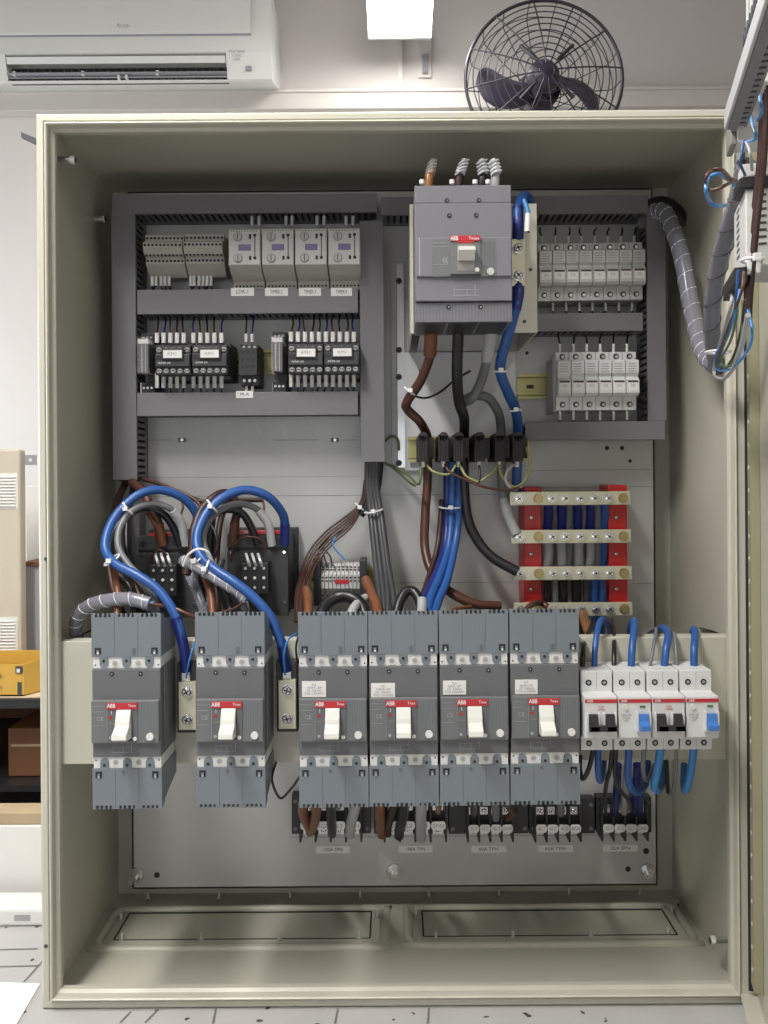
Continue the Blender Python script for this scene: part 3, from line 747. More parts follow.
# stand for the large breaker
def stand():
    ya=.061; q=R(410,205,537,333,ya-.062)   # reads at the front lip level
    x0,x1,z0,z1=R(410,204,537,333,ya)
    t=W('breaker_stand','cream box bracket carrying the large breaker off the mounting plate','bracket',((x0+x1)/2,YP,z0))
    b=MB(); b.box(x0,x1,ya,ya+.002,z0,z1,'enamel'); b.box(x0,x0+.002,ya+.002,YP-.0005,z0,z1,'enamel').box(x1-.002,x1,ya+.002,YP-.0005,z0,z1,'enamel').box(x0+.012,x1-.03,ya+.002,YP-.0005,z0,z0+.002,'white_plate')
    t.part(b,'folded_sheet')
    for px,py in ((530.5,269.5),(524.5,321.5)): s=MB(); c=P(px,py,ya); s.disc_y(c.x,c.z,ya+.0005,ya-.0004,.0022,'ink',12); t.part(s,'drilled_hole')
    return t
stand()
# front cream lip (left) reaching forward beside the breaker
# neutral link at right of the large breaker
def neutral_link(r,y,label,body=True,d=.03,yb=None):
    q=R(*r,y); x0,x1,z0,z1=q; yb=y+d if yb is None else yb
    t=W('neutral_link',label,'terminal',((x0+x1)/2,yb,z0))
    if body: t.part(MB().box(x0-.003,x1+.001,y+.006,yb,z0-.005,z1+.02,'black'),'insulator_block',.001)
    else: t.part(MB().box(x0,x1,y+.006,yb,z0+.004,z1-.004,'black'),'insulator_block',.001)
    t.part(MB().box(x0,x1,y,y+.006,z0,z1,'busbar'),'link_bar',.0006)
    L=z1-z0
    for f in (.22,.8):
        s=MB(); z=z0+L*f; x=(x0+x1)/2; s.disc_y(x,z,y,y-.001,.0068 if not body else .0066,'screw',16); screw(s,x,z,y-.001,.0055 if not body else .0054,proud=.004); t.part(s,'bolt')
    return t
neutral_link((511,239,525,286),.045,'neutral link bar with two bolts beside the large breaker',False,yb=.0608)
neutral_link((178.5,682,196,730),-.004,'neutral link between the first and second moulded breakers',yb=YBAR)
neutral_link((278.5,680,296,729),-.004,'neutral link between the second and third moulded breakers',yb=YBAR)
# white plate under the stand, vertical strip with screws
def plates():
    q=R(404,352,516,470.5,YP-.006); t=W('white_sub_plate','white metal plate beneath the breaker stand','plate',((q[0]+q[1])/2,YP,q[2]))
    t.part(MB().box(q[0],q[1],YP-.006,YP-.0003,q[2],q[3],'white_plate'),'plate_sheet',.0008)
    for px,py in ((487,371),(487,375.5),(420,371)):
        c=P(px,py,YP-.006); t.part(MB().disc_y(c.x,c.z,YP-.0055,YP-.0064,.0016,'dark',10),'drilled_hole')
    q=R(391,262,406,470,YP-.005); t=W('slotted_strip','narrow metal strip with screws right of the wide duct','strip',((q[0]+q[1])/2,YP,q[2]))
    xm=(q[0]+q[1])/2
    t.part(MB().box(q[0],q[1],YP-.003,YP-.0003,q[2],q[3],'plate').box(xm-.002,q[1]-.002,YP-.006,YP-.003,q[2]+.003,q[3]-.003,'zinc'),'strip_sheet',.0004)
    for py in (281,350,377,463):
        c=P(399,py,YP-.006); s=MB(); s.disc_y(c.x,c.z,YP-.006,YP-.0075,.0042,'ink',12); s.disc_y(c.x,c.z,YP-.0075,YP-.0095,.0025,'black',8); t.part(s,'screw')
plates()
q=R(410,449,531,449,YP-.0075)
dinrail(408,531,449,'short din rail carrying the dark bushings on the white plate',yb=YP-.006)
# ---- dark cable terminals (six) on short rail
def bushing():
    t=prototype('black_terminal_clamp')
    b=MB(); w=.0065; b.box(-w,w,-.088,0,-.0165,.0165,'black_soft'); 
    for i in range(4): b.box(-w+.001+i*.0032,-w+.0022+i*.0032,-.0895,-.088,-.015,.015,'black')
    b.disc_y(0,.0150,-.088,-.02,.0060,'black_soft',14)
    b.build('clamp_body',t,.0012)
    f=MB(); f.box(w,w+.0078,-.074,0,-.012,.014,'black_soft'); f.build('clamp_foot',t,.0008)
    s=MB(); s.cyl((0,-.078,-.016),(0,-.078,-.0235),.0027,'white',10); s.build('wire_sleeve',t)
    return t
proto=bushing(); index_children()
bx_=[423,443.5,458.5,479.5,499.5,517.5]
place(proto,[(x,448.5,.125) for x in bx_],YP-.0145,['dark terminal clamp holding the brown cable, leftmost of six','second dark terminal clamp from left on the white plate','third dark terminal clamp from left, beside the black cable','fourth dark terminal clamp from the left on the white plate','fifth dark terminal clamp from the left, under the grey cable','dark terminal clamp at right end beside the blue cable'],'terminal','dark terminal clamps on the white plate')
# ---- terminal block banks top left
def termrow():
    t=prototype('terminal_block'); w=.0052/2
    b=MB(); pr=[(-0,-.020),(-.02,-.026),(-.03,-.026),(-.048,-.012),(-.048,-.004),(-.056,-.002),(-.062,.006),(-.062,.013),(-.050,.017),(-.050,.026),(-.02,.026),(0,.020)]
    b.prism(pr,-w+.0001,w-.0001,'x','relay'); b.build('terminal_body',t)
    s=MB()
    for z,y in ((.0095,-.0621),(.0215,-.0501)): s.disc_y(0,z,y+.001,y-.0002,.0017,'dark',8)
    for z in (-.0015,-.008): s.disc_y(0,z,-.05 if z>-.004 else -.047,-.0565 if z>-.004 else -.0485,.0017,'dark',8)
    s.build('screw_hole',t)
    return t
proto=termrow(); index_children()
cs=[]; 
for i in range(10): cs.append((147.3+i*3.85,254.5,YP-.058))
for i in range(10): cs.append((187.3+i*3.85,254,YP-.058))
place(proto,cs,YP-.0075,['pale grey terminal block in the left bank of ten' if i<10 else 'pale grey terminal block in the right bank of ten' for i in range(20)],'terminal block','terminal blocks at top left')
# ---- four monitoring relays
def monrelay():
    t=prototype('monitoring_relay'); w=.0205
    b=MB(); pr=[(0,-.038),(-.045,-.038),(-.045,-.026),(-.062,-.021),(-.080,-.013),(-.080,.034),(-.045,.034),(-.045,.040),(0,.040)]
    b.prism(pr,-w,w,'x','relay'); b.build('relay_body',t,.0006)
    f=MB(); f.box(-w+.001,w-.001,-.0812,-.080,-.012,.033,'fuse'); f.build('face_plate',t,.0004)
    d=MB(); d.box(-.0075,.0085,-.0816,-.0812,.006,.014,'lcd')
    for x,z in ((.0135,.0255),(.0135,-.0035)): d.disc_y(x,z,-.0812,-.0818,.0021,'dark',12)
    d.box(.013,.0142,-.0816,-.0812,-.0035,.0255,'ink'); d.box(.006,.009,-.0816,-.0812,.021,.027,'dark').box(.006,.009,-.0816,-.0812,-.006,-.001,'dark')
    for i in range(10): x=-.017+i*.0036; d.box(x-.0007,x+.0007,-.0816,-.0812,.0305,.0315,'ink')
    d.build('face_marking',t)
    for z in (.0235,-.004):
        k=MB(); k.disc_y(-.008,z,-.0812,-.0815,.0062,'ink_soft',16).disc_y(-.008,z,-.0815,-.0835,.0046,'relay',16); k.box(-.0085,-.0075,-.0838,-.0835,z-.004,z+.004,'ink'); k.build('dial',t,.0002)
    s=MB()
    for i in range(8): x=-.0165+i*.0047; s.disc_y(x,-.032,-.0445,-.0455,.0013,'dark',8)
    s.build('screw_hole',t)
    return t
proto=monrelay(); index_children()
place(proto,[(245.5+i*33,257-.25*i,YP-.08) for i in range(4)],YP-.0075,['pale monitoring relay with dials, leftmost of four','second pale monitoring relay from left, wearing clear film','third pale monitoring relay from the left with clear film','rightmost pale monitoring relay beside the wide duct'],'relay','monitoring relays at upper left')
# clear protective film on second relay
# ---- small contactors
def contactor():
    t=prototype('small_contactor'); w=.0226
    b=MB(); b.box(-w,w,-.050,0,-.024,.024,'contactor'); b.box(-w,w,-.074,-.05,-.0195,.0185,'contactor'); b.build('contactor_body',t,.0006)
    l=MB(); l.box(-.0125,.0150,-.082,-.074,-.001,.0145,'contactor_lid').box(-w+.0005,w-.0005,-.079,-.074,-.0095,.0065,'contactor_lid'); l.build('front_lid',t,.0008)
    s=MB()
    for i in range(5):
        x=-.0178+i*.0089
        for z in (.0125,-.0145): s.disc_y(x,z,-.074,-.0752,.0034,'fuse_side',10); s.disc_y(x,z,-.0752,-.0758,.0026,'screw',10); s.box(x-.0024,x+.0024,-.0760,-.0758,z-.0005,z+.0005,'dark')
    s.build('terminal_screw',t)
    k=MB(); k.box(-.0105,.0130,-.0828,-.082,.001,.0110,'label'); k.build('tag_plate',t)
    text('KM1',.0012,-.0831,.006,.0042,'ink_soft',t,w=.011)
    text('AF09-30',-.010,-.0793,-.005,.0026,'ink_white',t,w=.018)
    k=MB(); k.box(-.0215,-.0140,-.0796,-.079,-.0005,.0055,'black'); k.build('mode_slot',t)
    return t
proto=contactor(); index_children()
YC=YP-.0075
place(proto,[(172,359,YC-.08),(209,358.6,YC-.08),(305.3,357.6,YC-.08),(341.5,357.2,YC-.08)],YC,['small black contactor beside the left clear relay','second small black contactor, left of the open rail gap','small black contactor right of the second clear relay','small black contactor next to the wide vertical duct'],'contactor','small contactors on the second rail')
# ---- plug-in relays with clear cover
def cleariceR():
    t=prototype('plug_in_relay'); w=.0088
    b=MB(); b.box(-w,w,-.03,0,-.04,.040,'black').box(-w,w,-.05,-.03,-.04,-.025,'black').box(-w,w,-.05,-.03,.028,.040,'black'); b.build('relay_socket',t,.0006)
    c=MB(); c.box(-w+.001,w-.001,-.074,-.03,-.016,.031,'clear'); c.build('clear_cover',t,.002)
    c=MB(); c.box(-w+.003,w-.003,-.068,-.03,-.015,.022,'dark_cable').box(-.003,-.001,-.070,-.068,-.014,.022,'zinc').box(.002,.0035,-.070,-.068,-.014,.022,'zinc').box(-w+.002,w-.002,-.071,-.03,.023,.029,'white'); c.build('relay_coil',t,.0005)
    s=MB()
    for x in (-.005,0,.005):
        for z in (-.032,.034): s.disc_y(x,z,-.05,-.0512,.0017,'screw',8)
    s.build('terminal_screw',t)
    return t
proto=cleariceR(); index_children()
place(proto,[(143,361.5,YC-.072),(277,359.8,YC-.072)],YC,['black plug-in relay with clear cover at the left duct','black plug-in relay with clear cover in the middle of row'],'relay','clear covered plug-in relays')
def smallrelay():
    q=P(249,364,YC-.05); t=W('small_overload_relay','small dark relay alone on the open din rail','relay',(q.x,YC,q.z-.03))
    b=MB(); x,z=q.x,q.z; b.box(x-.012,x+.012,YC-.045,YC,z-.028,z+.026,'contactor').box(x-.012,x+.012,YC-.06,YC-.045,z-.016,z+.02,'contactor'); t.part(b,'relay_body',.0006)
    s=MB()
    for i in range(3):
        for zz in (.0225,-.0215): s.disc_y(x-.007+i*.007,z+zz,YC-.045,YC-.0465,.0022,'screw',10)
    for i in range(3):
        for zz in (.013,.003,-.006): s.box(x-.009+i*.007,x-.005+i*.007,YC-.0603,YC-.06,z+zz,z+zz+.003,'dark')
    t.part(s,'terminal_screw')
smallrelay()
# ---- fuse holders
def fuse(bright=False):
    t=prototype('fuse_holder'); w=.0088; m='mcb' if bright else 'fuse'
    b=MB(); b.box(-w+.0002,w-.0002,-.045,0,-.038,.038,m); b.build('holder_base',t,.0008)
    h=MB(); h.prism([(-.045,.026),(-.058,.026),(-.060,.024),(-.060,.009),(-.056,.006),(-.056,.004),(-.060,.001),(-.062,-.001),(-.062,-.017),(-.058,-.0205),(-.045,-.0205)],-w+.0005,w-.0005,'x',m); h.build('fuse_carrier',t,.0005)
    d=MB(); d.box(-.0065,.0065,-.0622,-.0615,-.0135,-.0012,'label').box(-.0065,.0065,-.0626,-.0618,-.0035,-.0012,'darkbrown'); d.build('window_flap',t)
    text('32A',0,-.0625,-.0078,.0035,'ink_soft',t,w=.006)
    d=MB()
    for i in range(4): d.box(-.0058,.0052-.001*(i%2),-.0602,-.06,.0105+i*.0032,.0116+i*.0032,'ink_soft')
    d.build('printed_marking',t)
    s=MB()
    for z in (.032,-.0305): s.disc_y(0,z,-.044,-.0454,.0038,'dark',12); s.disc_y(.0006,z-.0003,-.0454,-.0457,.0022,'zinc',8)
    s.build('terminal_screw',t)
    return t
proto=fuse(); index_children()
YFh=YP-.0075-.0
FL=['leftmost fuse holder of the upper row, shiny window','second fuse holder from left in the upper row','third fuse holder from left in the upper row','fourth fuse holder from left in the upper row','fourth fuse holder from right in the upper row','third fuse holder from right in the upper row','second fuse holder from right in the upper row','rightmost fuse holder of the upper row by the vertical duct']
place(proto,[(544+i*13.15,272.3-.2*i,YP-.0525) for i in range(8)],YFh,FL,'fuse holder','upper row of fuse holders')
proto=fuse(True); index_children()
FL=['leftmost white fuse holder of the lower row','second white fuse holder from left in the lower row','third white fuse holder from left in the lower row','third white fuse holder from right in the lower row','second white fuse holder from right in the lower row','rightmost white fuse holder of the lower row']
# lower row stands on packing so it sits a little further forward
place(proto,[(562.3+i*13.45,381.3-.1*i,YP-.066) for i in range(6)],YFh-.0135,FL,'fuse holder','lower row of fuse holders')
q=R(553,357,557,412,YFh-.05); e=W('end_stop','grey end stop left of the lower fuse holders','end stop',((q[0]+q[1])/2,YFh,q[2]))
e.part(MB().box(q[0],q[1],YFh-.05,YFh,q[2],q[3],'fuse_side'),'end_plate',.0008)
q=R(556,354,640,409,YFh-.0135); e=W('rail_spacer','grey spacer strip beneath the lower fuse holders','spacer',((q[0]+q[1])/2,YFh,q[2]))
e.part(MB().box(q[0]+.004,q[1]-.004,YFh-.0133,YFh-.0002,q[2]+.012,q[3]-.012,'fuse_side'),'spacer_strip',.0005)
# ---- miniature breakers
def mcb(kind):
    t=prototype('miniature_breaker' if kind=='mcb' else 'residual_current_breaker'); w=.0172
    sec=[(0,-.043),(-.048,-.043),(-.048,-.0270),(-.064,-.0265),(-.069,-.0235),(-.069,.0200),(-.048,.0205),(-.048,.043),(0,.043)]
    b=MB(); b.prism(sec,-w,w,'x','mcb'); b.build('breaker_body',t,.0007)
    r=MB(); r.box(-w+.0003,w-.0003,-.0696,-.069,.0138,.0175,'red'); r.build('red_stripe',t)
    text('ABB',-w+.0055,-.0699,.0157,.0028,'ink_white',t,w=.006)
    s=MB()
    for x in (-.0085,.0085):
        for z in (.0305,-.0355): s.disc_y(x,z,-.0475,-.0484,.0033,'dark',14); s.disc_y(x,z,-.0484,-.0487,.0018,'ink_soft',8)
    s.box(-.0001,.0001,-.0484,-.048,-.042,-.0285,'ink_soft').box(-.0001,.0001,-.0484,-.048,.022,.042,'ink_soft'); s.build('terminal_screw',t)
    if kind=='mcb':
        l=MB(); y=-.069
        for x in (-.0088,.0088):
            l.box(x-.0052,x+.0052,y-.0004,y,-.0170,.0020,'ink')
            l.prism([(y,.0005),(y-.004,.001),(y-.006,-.006),(y-.012,-.0085),(y-.012,-.0135),(y,-.0145)],x-.0047,x+.0047,'x','black')
        l.box(-.0145,.0145,y-.012,y-.007,-.0137,-.0080,'black'); l.build('toggle_lever',t,.0005)
        for x in (-.0148,-.0028,.0028,.0148): g=MB(); g.box(x-.0008,x+.0008,y-.004,y,-.0165,.0035,'mcb'); g.build('lever_guard',t)
        text('C32\n10000',0,-.0692,.0080,.0022,'redbar',t,w=.01)
    else:
        l=MB(); y=-.069; x=.0088
        l.prism([(y,.0020),(y-.004,.0025),(y-.006,-.005),(y-.012,-.0080),(y-.012,-.0135),(y,-.0140)],x-.0058,x+.0048,'x','blue_lever'); l.build('toggle_lever',t,.0005)
        for xx in (.0018,.0152): g=MB(); g.box(xx-.0009,xx+.0009,y-.005,y,-.0165,.0045,'mcb'); g.build('lever_guard',t)
        k=MB(); k.box(.005,.011,y-.0008,y,.0085,.0108,'pe_green'); k.build('status_window',t)
        k=MB(); k.disc_y(-.0105,.0090,y,y-.0015,.003,'offwhite',14); k.build('test_button',t)
        text('DS201 C20\nIn=0.03A\n230V',-.009,-.0692,-.0025,.0022,'ink_soft',t,w=.012)
    return t
pm=mcb('mcb'); pr_=mcb('rccb'); index_children()
MBX=[(599,713.5),(632.6,711.8),(665.8,711.5),(699.5,711)]
yb=YBAR-.0085
c0=[P(x,y,-.05) for x,y in MBX]
pitch=(c0[3].x-c0[0].x)/3
for i,(k,l) in enumerate((('m','white miniature breaker with black levers beside the grey breakers'),('r','white residual current breaker with blue lever, second in the row'),('m','white miniature breaker with black levers between two blue-levered ones'),('r','white residual current breaker with blue lever at far right'))):
    pp_=pm if k=='m' else pr_
    loc=(c0[0].x+pitch*i,yb,c0[1].z-.0015)
    if i<2: pp_.location=loc; tag(pp_,l,'circuit breaker','white miniature breakers')
    else: dup(pp_,loc,l,'white miniature breakers')
q=R(584,712,716,712,YBAR)
dr=W('din_rail','steel din rail on the bar behind the miniature breakers','din rail',((q[0]+q[1])/2,YBAR,q[2]-.0175))
b=MB(); z=q[2]; b.box(q[0],q[1],YBAR-.0015,YBAR-.0003,z-.0125,z+.0125,'chromate')
for s in (-1,1): b.box(q[0],q[1],YBAR-.0075,YBAR-.0015,z+s*.0125-.0006,z+s*.0125+.0006,'chromate').box(q[0],q[1],YBAR-.0075,YBAR-.0065,z+s*.0122,z+s*.0172,'chromate')
dr.part(b,'rail')
# ================================================================== BUSBAR STACK
YBB=.150
def busbars():
    for i,(px0,px1,l) in enumerate(((524,542,'left red insulating busbar support'),(608.5,627.5,'right red insulating busbar support'))):
        q=R(px0,487 if i==0 else 485,px1,613,YBB+.02); t=W('red_busbar_support',l,'busbar support',((q[0]+q[1])/2,YP,q[2]))
        b=MB(); b.box(q[0],q[1],YBB+.02,YP-.0003,q[2],q[3],'redbar')
        for py in (497,536,573,608):
            c=P(px0,py,YBB); b.box(q[0]+.001,q[1]-.001,YBB+.0042,YBB+.02,c.z-.008,c.z+.008,'redbar')
        t.part(b,'support_block',.0015)
        for py in (517.5,554,589): c=P((px0+px1)/2-2,py,YBB+.02); s=MB(); s.disc_y(c.x,c.z,YBB+.0205,YBB+.0195,.003,'darkbrown',12); screw(s,c.x,c.z,YBB+.0195,.0022,proud=.001); t.part(s,'screw')
    rows=[(510,630,498.3),(511.5,631,536.5),(513,632,573.2),(514,632.5,609.3)]
    nm=['top','second','third','lowest']
    for i,(a_,b_,cy_) in enumerate(rows):
        q=R(a_,cy_-6.7,b_,cy_+6.7,YBB); t=W('busbar','plated %s busbar of the red-supported stack'%nm[i],'busbar',((q[0]+q[1])/2,YBB+.004,q[2]),'plated busbars on the red supports')
        t.part(MB().box(q[0],q[1],YBB,YBB+.004,q[2],q[3],'busbar'),'flat_bar',.0005)
        for j,px in enumerate((519,538,552,565.5,580,594.5,608.5,623)):
            c=P(px+i*.4,cy_,YBB); s=MB(); br=j in (1,7); z=(q[2]+q[3])/2
            s.disc_y(c.x,z,YBB,YBB-.0008,.0066 if br else .0062,'brass' if br else 'zinc',16)
            s.cyl((c.x,YBB-.0008,z),(c.x,YBB-.0045,z),.0052 if br else .005,'brass' if br else 'screw',6 if br else 12)
            if not br: screw(s,c.x,z,YBB-.0045,.0044,proud=.0008)
            t.part(s,'bolt')
busbars()
# ================================================================== CABLES
def cable(label,pts,r,m,name='cable',cat='cable',group=None,shrink=None,lug=None,sub=8,extra=None):
    pp=[P(*p) for p in pts]
    t=W(name,label,cat,pp[-1],group)
    t.part(MB().tube(pp,r,m,10,sub),'insulation')
    if shrink:
        for (i0,i1,m2,k) in shrink:
            t.part(MB().tube(pp[i0:i1+1],r*k,m2,10,sub),'heat_shrink')
    if lug:
        for (idx,dirn) in lug:
            p=pp[idx]; b=MB(); b.box(p.x-.0045,p.x+.0045,p.y-.0012,p.y+.0012,p.z-(.011 if dirn<0 else 0),p.z+(.011 if dirn>0 else 0),'zinc'); b.cyl((p.x,p.y,p.z),(p.x,p.y,p.z-dirn*.012),r*1.05,'zinc',10); t.part(b,'cable_lug')
    return t
def cable_tie(pp,r,label,axis=(0,0,1),tail=None):
    c=P(*pp); t=W('cable_tie',label,'cable tie',c)
    ax=Vector(axis).normalized(); u=ax.orthogonal().normalized(); w=ax.cross(u)
    t.part(MB().tube([c+u*math.cos(a)*r+w*math.sin(a)*r for a in [2*PI*k/12 for k in range(12)]],.0013,'tie',6,2,True),'strap')
    h=c+Vector((0,-r-.001,0)); t.part(MB().box(h.x-.003,h.x+.003,h.y-.003,h.y+.001,h.z-.0025,h.z+.0025,'tie'),'tie_head',.0005)
    return t
# big blue loops to the neutral links
cable('thick blue cable looping down to the left neutral link',[(197,545,.13),(197,517,.125),(184,499,.115),(160,490,.10),(138,495,.085),(118,513,.07),(107,534,.05),(106,552,.035),(117,565,.02),(140,577,.01),(160,592,.004),(176,617,-.003),(184,648,-.002),(186,671,.003)],.0055,'blue',shrink=[(11,13,'navy',1.12)],lug=[(13,-1)])
cable('thick blue cable looping down to the right neutral link',[(285,545,.13),(285,524,.125),(281,511,.115),(267,496,.10),(246,490,.09),(224,497,.075),(206,514,.06),(197,536,.045),(200,555,.03),(214,569,.015),(234,582,.005),(254,598,.0),(271,618,-.002),(282,645,-.001),(287,671,.003)],.0057,'blue',shrink=[(0,1,'navy',1.12),(13,14,'navy',1.1)],lug=[(14,-1)])
cable('grey cable looping left of the left contactor',[(186,545,.13),(181,523,.12),(172,510,.11),(155,504,.10),(135,509,.08),(121,525,.065),(118,545,.05),(127,563,.04),(143,580,.03),(154,600,.02),(158,622,.01)],.0042,'gray_cable',shrink=[(0,2,'sleeve',1.35)])
cable('grey cable looping over the right contactor',[(272,545,.13),(268,524,.12),(258,510,.11),(242,504,.10),(224,508,.085),(209,521,.07),(203,540,.055),(210,560,.045),(224,578,.035),(240,598,.02),(250,622,.01)],.0042,'gray_cable',shrink=[(0,2,'sleeve',1.3)])
cable('orange brown cable dropping into the leftmost breaker',[(112,560,.05),(116,578,.04),(118,596,.025),(117,622,.01)],.0045,'orangebrown')
cable('orange brown cable dropping into the second breaker',[(197,558,.05),(204,575,.04),(211,596,.025),(213,622,.01)],.0045,'orangebrown')
cable('brown lug cable on left contactor top',[(163,545,.13),(159,524,.125),(151,508,.12),(143,492,.13),(132,482,.16)],.0055,'brown',shrink=[(0,1,'orangebrown',1.1)])
cable('brown lug cable on right contactor top',[(233,545,.13),(235,522,.125),(238,506,.12),(228,494,.115),(216,496,.10),(202,510,.085),(194,530,.07),(192,550,.06),(186,575,.05)],.0055,'darkbrown',shrink=[(0,1,'brown',1.1)])
cable('black lug cable on left contactor top',[(180,545,.13),(172,525,.125),(160,512,.12),(140,508,.115),(118,525,.09),(110,548,.075),(118,572,.05),(132,592,.03),(138,622,.01)],.005,'black_cable')
cable('black lug cable on right contactor top',[(258,545,.13),(250,525,.125),(240,512,.12),(222,510,.11),(208,520,.09),(204,545,.075),(214,575,.05),(228,600,.03),(232,622,.01)],.005,'black_cable')
cable('dark brown wire bundle from duct to the contactors',[(118,478,.18),(145,488,.17),(175,492,.165),(205,502,.16),(235,500,.165),(262,500,.17)],.0032,'darkbrown')
cable('brown wires crossing the left contactor top corner',[(140,478,.18),(165,486,.165),(195,500,.15),(208,520,.13)],.0026,'brown')
cable('thin dark wires above the left contactor',[(176,493,.17),(183,505,.16),(180,520,.15),(186,534,.14)],.0016,'darkbrown')
cable('thin brown pair above the right contactor',[(262,498,.17),(264,508,.165),(261,520,.15)],.0016,'brown')
cable('thin dark wires left of the right contactor',[(205,518,.14),(214,530,.13),(218,548,.12),(212,562,.12)],.0016,'black_cable')
cable('dark cable bundle falling from the left duct end',[(128,478,.19),(119,498,.16),(112,525,.12),(109,560,.09),(114,592,.06),(125,620,.03)],.0048,'darkbrown')
cable('black cable falling behind the left blue loop',[(137,480,.19),(129,508,.15),(127,545,.12),(136,585,.08),(146,622,.04)],.0045,'black_cable')
cable('dark grey cable behind the right blue loop',[(222,560,.10),(218,580,.08),(226,605,.05),(232,622,.03)],.0042,'dark_cable')
cable('black cable between the two large contactors',[(216,498,.19),(212,520,.18),(209,560,.17),(208,600,.15),(206,630,.13)],.0052,'black_cable')
cable('brown cable between the two large contactors',[(226,500,.185),(219,530,.17),(216,570,.15),(218,612,.10)],.0042,'darkbrown')
cable('orange brown cable emerging over left contactor top',[(160,540,.135),(157,524,.125),(150,512,.13)],.0058,'orangebrown')
cable('brown cable falling into the leftmost breaker middle pole',[(124,560,.07),(134,582,.05),(141,602,.03),(142,622,.015)],.0042,'brown')
# spiral wrapped looms at left
def loom(label,pts,r,m='spiral',cores=('lightblue','brown','light_cable'),bands=10,name='spiral_wrapped_loom',dark=False):
    pp=[P(*p) for p in pts]; t=W(name,label,'cable loom',pp[0])
    for i,c in enumerate(cores):
        off=Vector((math.cos(i*2.1),math.sin(i*2.1)*.5,math.sin(i*2.1)))*r*.45
        t.part(MB().tube([p+off for p in pp],r*.36,c,8,6),'inner_wire')
    t.part(MB().tube(pp,r,m,14,8),'wrap')
    # helical edge of the wrap
    n=len(pp)-1; path=[]
    c=[pp[0]*2-pp[1]]+pp+[pp[-1]*2-pp[-2]]
    for i in range(1,len(c)-2):
        p0,p1,p2,p3=c[i-1:i+3]
        for k in range(12):
            tt=k/12; path.append(.5*((2*p1)+(p2-p0)*tt+(2*p0-5*p1+4*p2-p3)*tt*tt+(3*p1-p0-3*p2+p3)*tt**3))
    hel=[]; total=len(path); nrm=(path[1]-path[0]).orthogonal().normalized()
    for i in range(total-1):
        d=(path[i+1]-path[i]).normalized(); nrm=(nrm-d*nrm.dot(d)).normalized(); bi=d.cross(nrm)
        a=2*PI*bands*i/total; hel.append(path[i]+(nrm*math.cos(a)+bi*math.sin(a))*r*1.01)
    t.part(MB().tube(hel,r*(.09 if dark else .06),'ink' if dark else 'tie',5,2),'wrap_edge')
    return t
loom('white spiral wrapped loom curving over leftmost breaker top',[(77,640,.06),(76,622,.05),(86,608,.035),(104,601,.02),(128,599,.01),(150,604,.006)],.008,bands=9)
loom('white spiral wrapped loom draped over the second breaker',[(182,560,.03),(198,568,.02),(218,580,.012),(238,592,.006),(246,600,.004)],.0062,bands=7)
loom('grey spiral wrapped loom hanging between the contactors',[(188,572,.08),(196,590,.07),(204,612,.05),(206,625,.03)],.006,bands=9,cores=('brown','black_cable'))
cable('thin brown and grey wires lying over the leftmost breaker',[(150,604,.006),(170,607,.0),(185,613,-.004),(200,619,.0)],.0024,'brown')
cable('thin brown wire from loom to second breaker top',[(246,600,.004),(235,608,.004),(222,612,.006),(212,616,.01)],.0014,'brown')
cable('light grey cable curving into the leftmost breaker',[(128,572,.05),(142,583,.04),(152,600,.03),(157,622,.015)],.0042,'light_cable')
cable('light grey cable curving into the second breaker',[(222,578,.03),(234,588,.025),(244,600,.02),(248,622,.012)],.004,'light_cable')
cable('thin black wire across the left wall behind breaker',[(60,641,.03),(78,636,.04),(92,630,.06)],.001,'black_cable')
cable_tie((128,508.5,.074),.009,'white cable tie high on the left blue loop',(1,.2,.8))
cable_tie((112,560,.03),.010,'white cable tie low on the left blue loop',(.5,.3,-.8))
cable_tie((212,506,.066),.009,'white cable tie high on the right blue loop',(1,.2,.8))
cable_tie((196,560,.03),.011,'white cable tie beside the draped loom, with long tail',(.5,.2,-.8))
cable_tie((206,568,.018),.009,'white cable tie around the draped loom',(1,.2,-.4))
tt=MB(); tt.tube([P(183,566,.016),P(188,555,.012),P(198,549,.010),P(208,552,.014),P(212,560,.02)],.0014,'tie',6,5); 
tag(tt.build('cable_tie_tail',loc=P(183,566,.016)),'long curled white cable tie tail over the right loop','cable tie')
# large breaker feeders
cable('thick brown cable from large breaker down to the clamps',[(432,310,.05),(431,335,.055),(430,355,.07),(421,380,.09),(407,402,.11),(408,410,.12),(420,422,.13),(427,436,.165),(427.5,450,.172),(427.5,480,.18),(425,520,.17),(425,548,.16),(432,572,.14),(450,592,.115),(475,604,.11),(500,606,.12)],.0060,'brown',shrink=[(0,2,'orangebrown',1.35),(13,15,'brown',1.02)])
cable('thick black cable from large breaker to third busbar',[(459,310,.05),(458,340,.055),(457,375,.075),(459,402,.10),(464,418,.12),(464,440,.165),(464,480,.17),(467,515,.17),(476,538,.165),(492,557,.155),(518,572,.145)],.0068,'black_cable')
cable('thick grey cable from large breaker looping into the clamps',[(493,310,.05),(491,335,.055),(487,360,.075),(480,384,.10),(472,398,.11),(464,402,.12)],.0062,'gray_cable',shrink=[(0,2,'light_cable',1.25)])
cable('grey cable from clamps to the second busbar',[(462,402,.125),(474,396,.135),(488,398,.14),(498,412,.155),(501,430,.17),(501,455,.165),(502,480,.17),(504,500,.165),(509,518,.155),(517,535,.146)],.0062,'gray_cable',shrink=[(7,9,'light_cable',1.15)])
cable('thick blue cable running down right of the large breaker',[(518,284,.052),(518,294,.048),(515,310,.048),(508,335,.06),(501,360,.08),(501,375,.09),(508,393,.11),(516,412,.14),(518,437,.17),(517,470,.17),(516,500,.18)],.0066,'blue',shrink=[(0,2,'navy',1.12)])
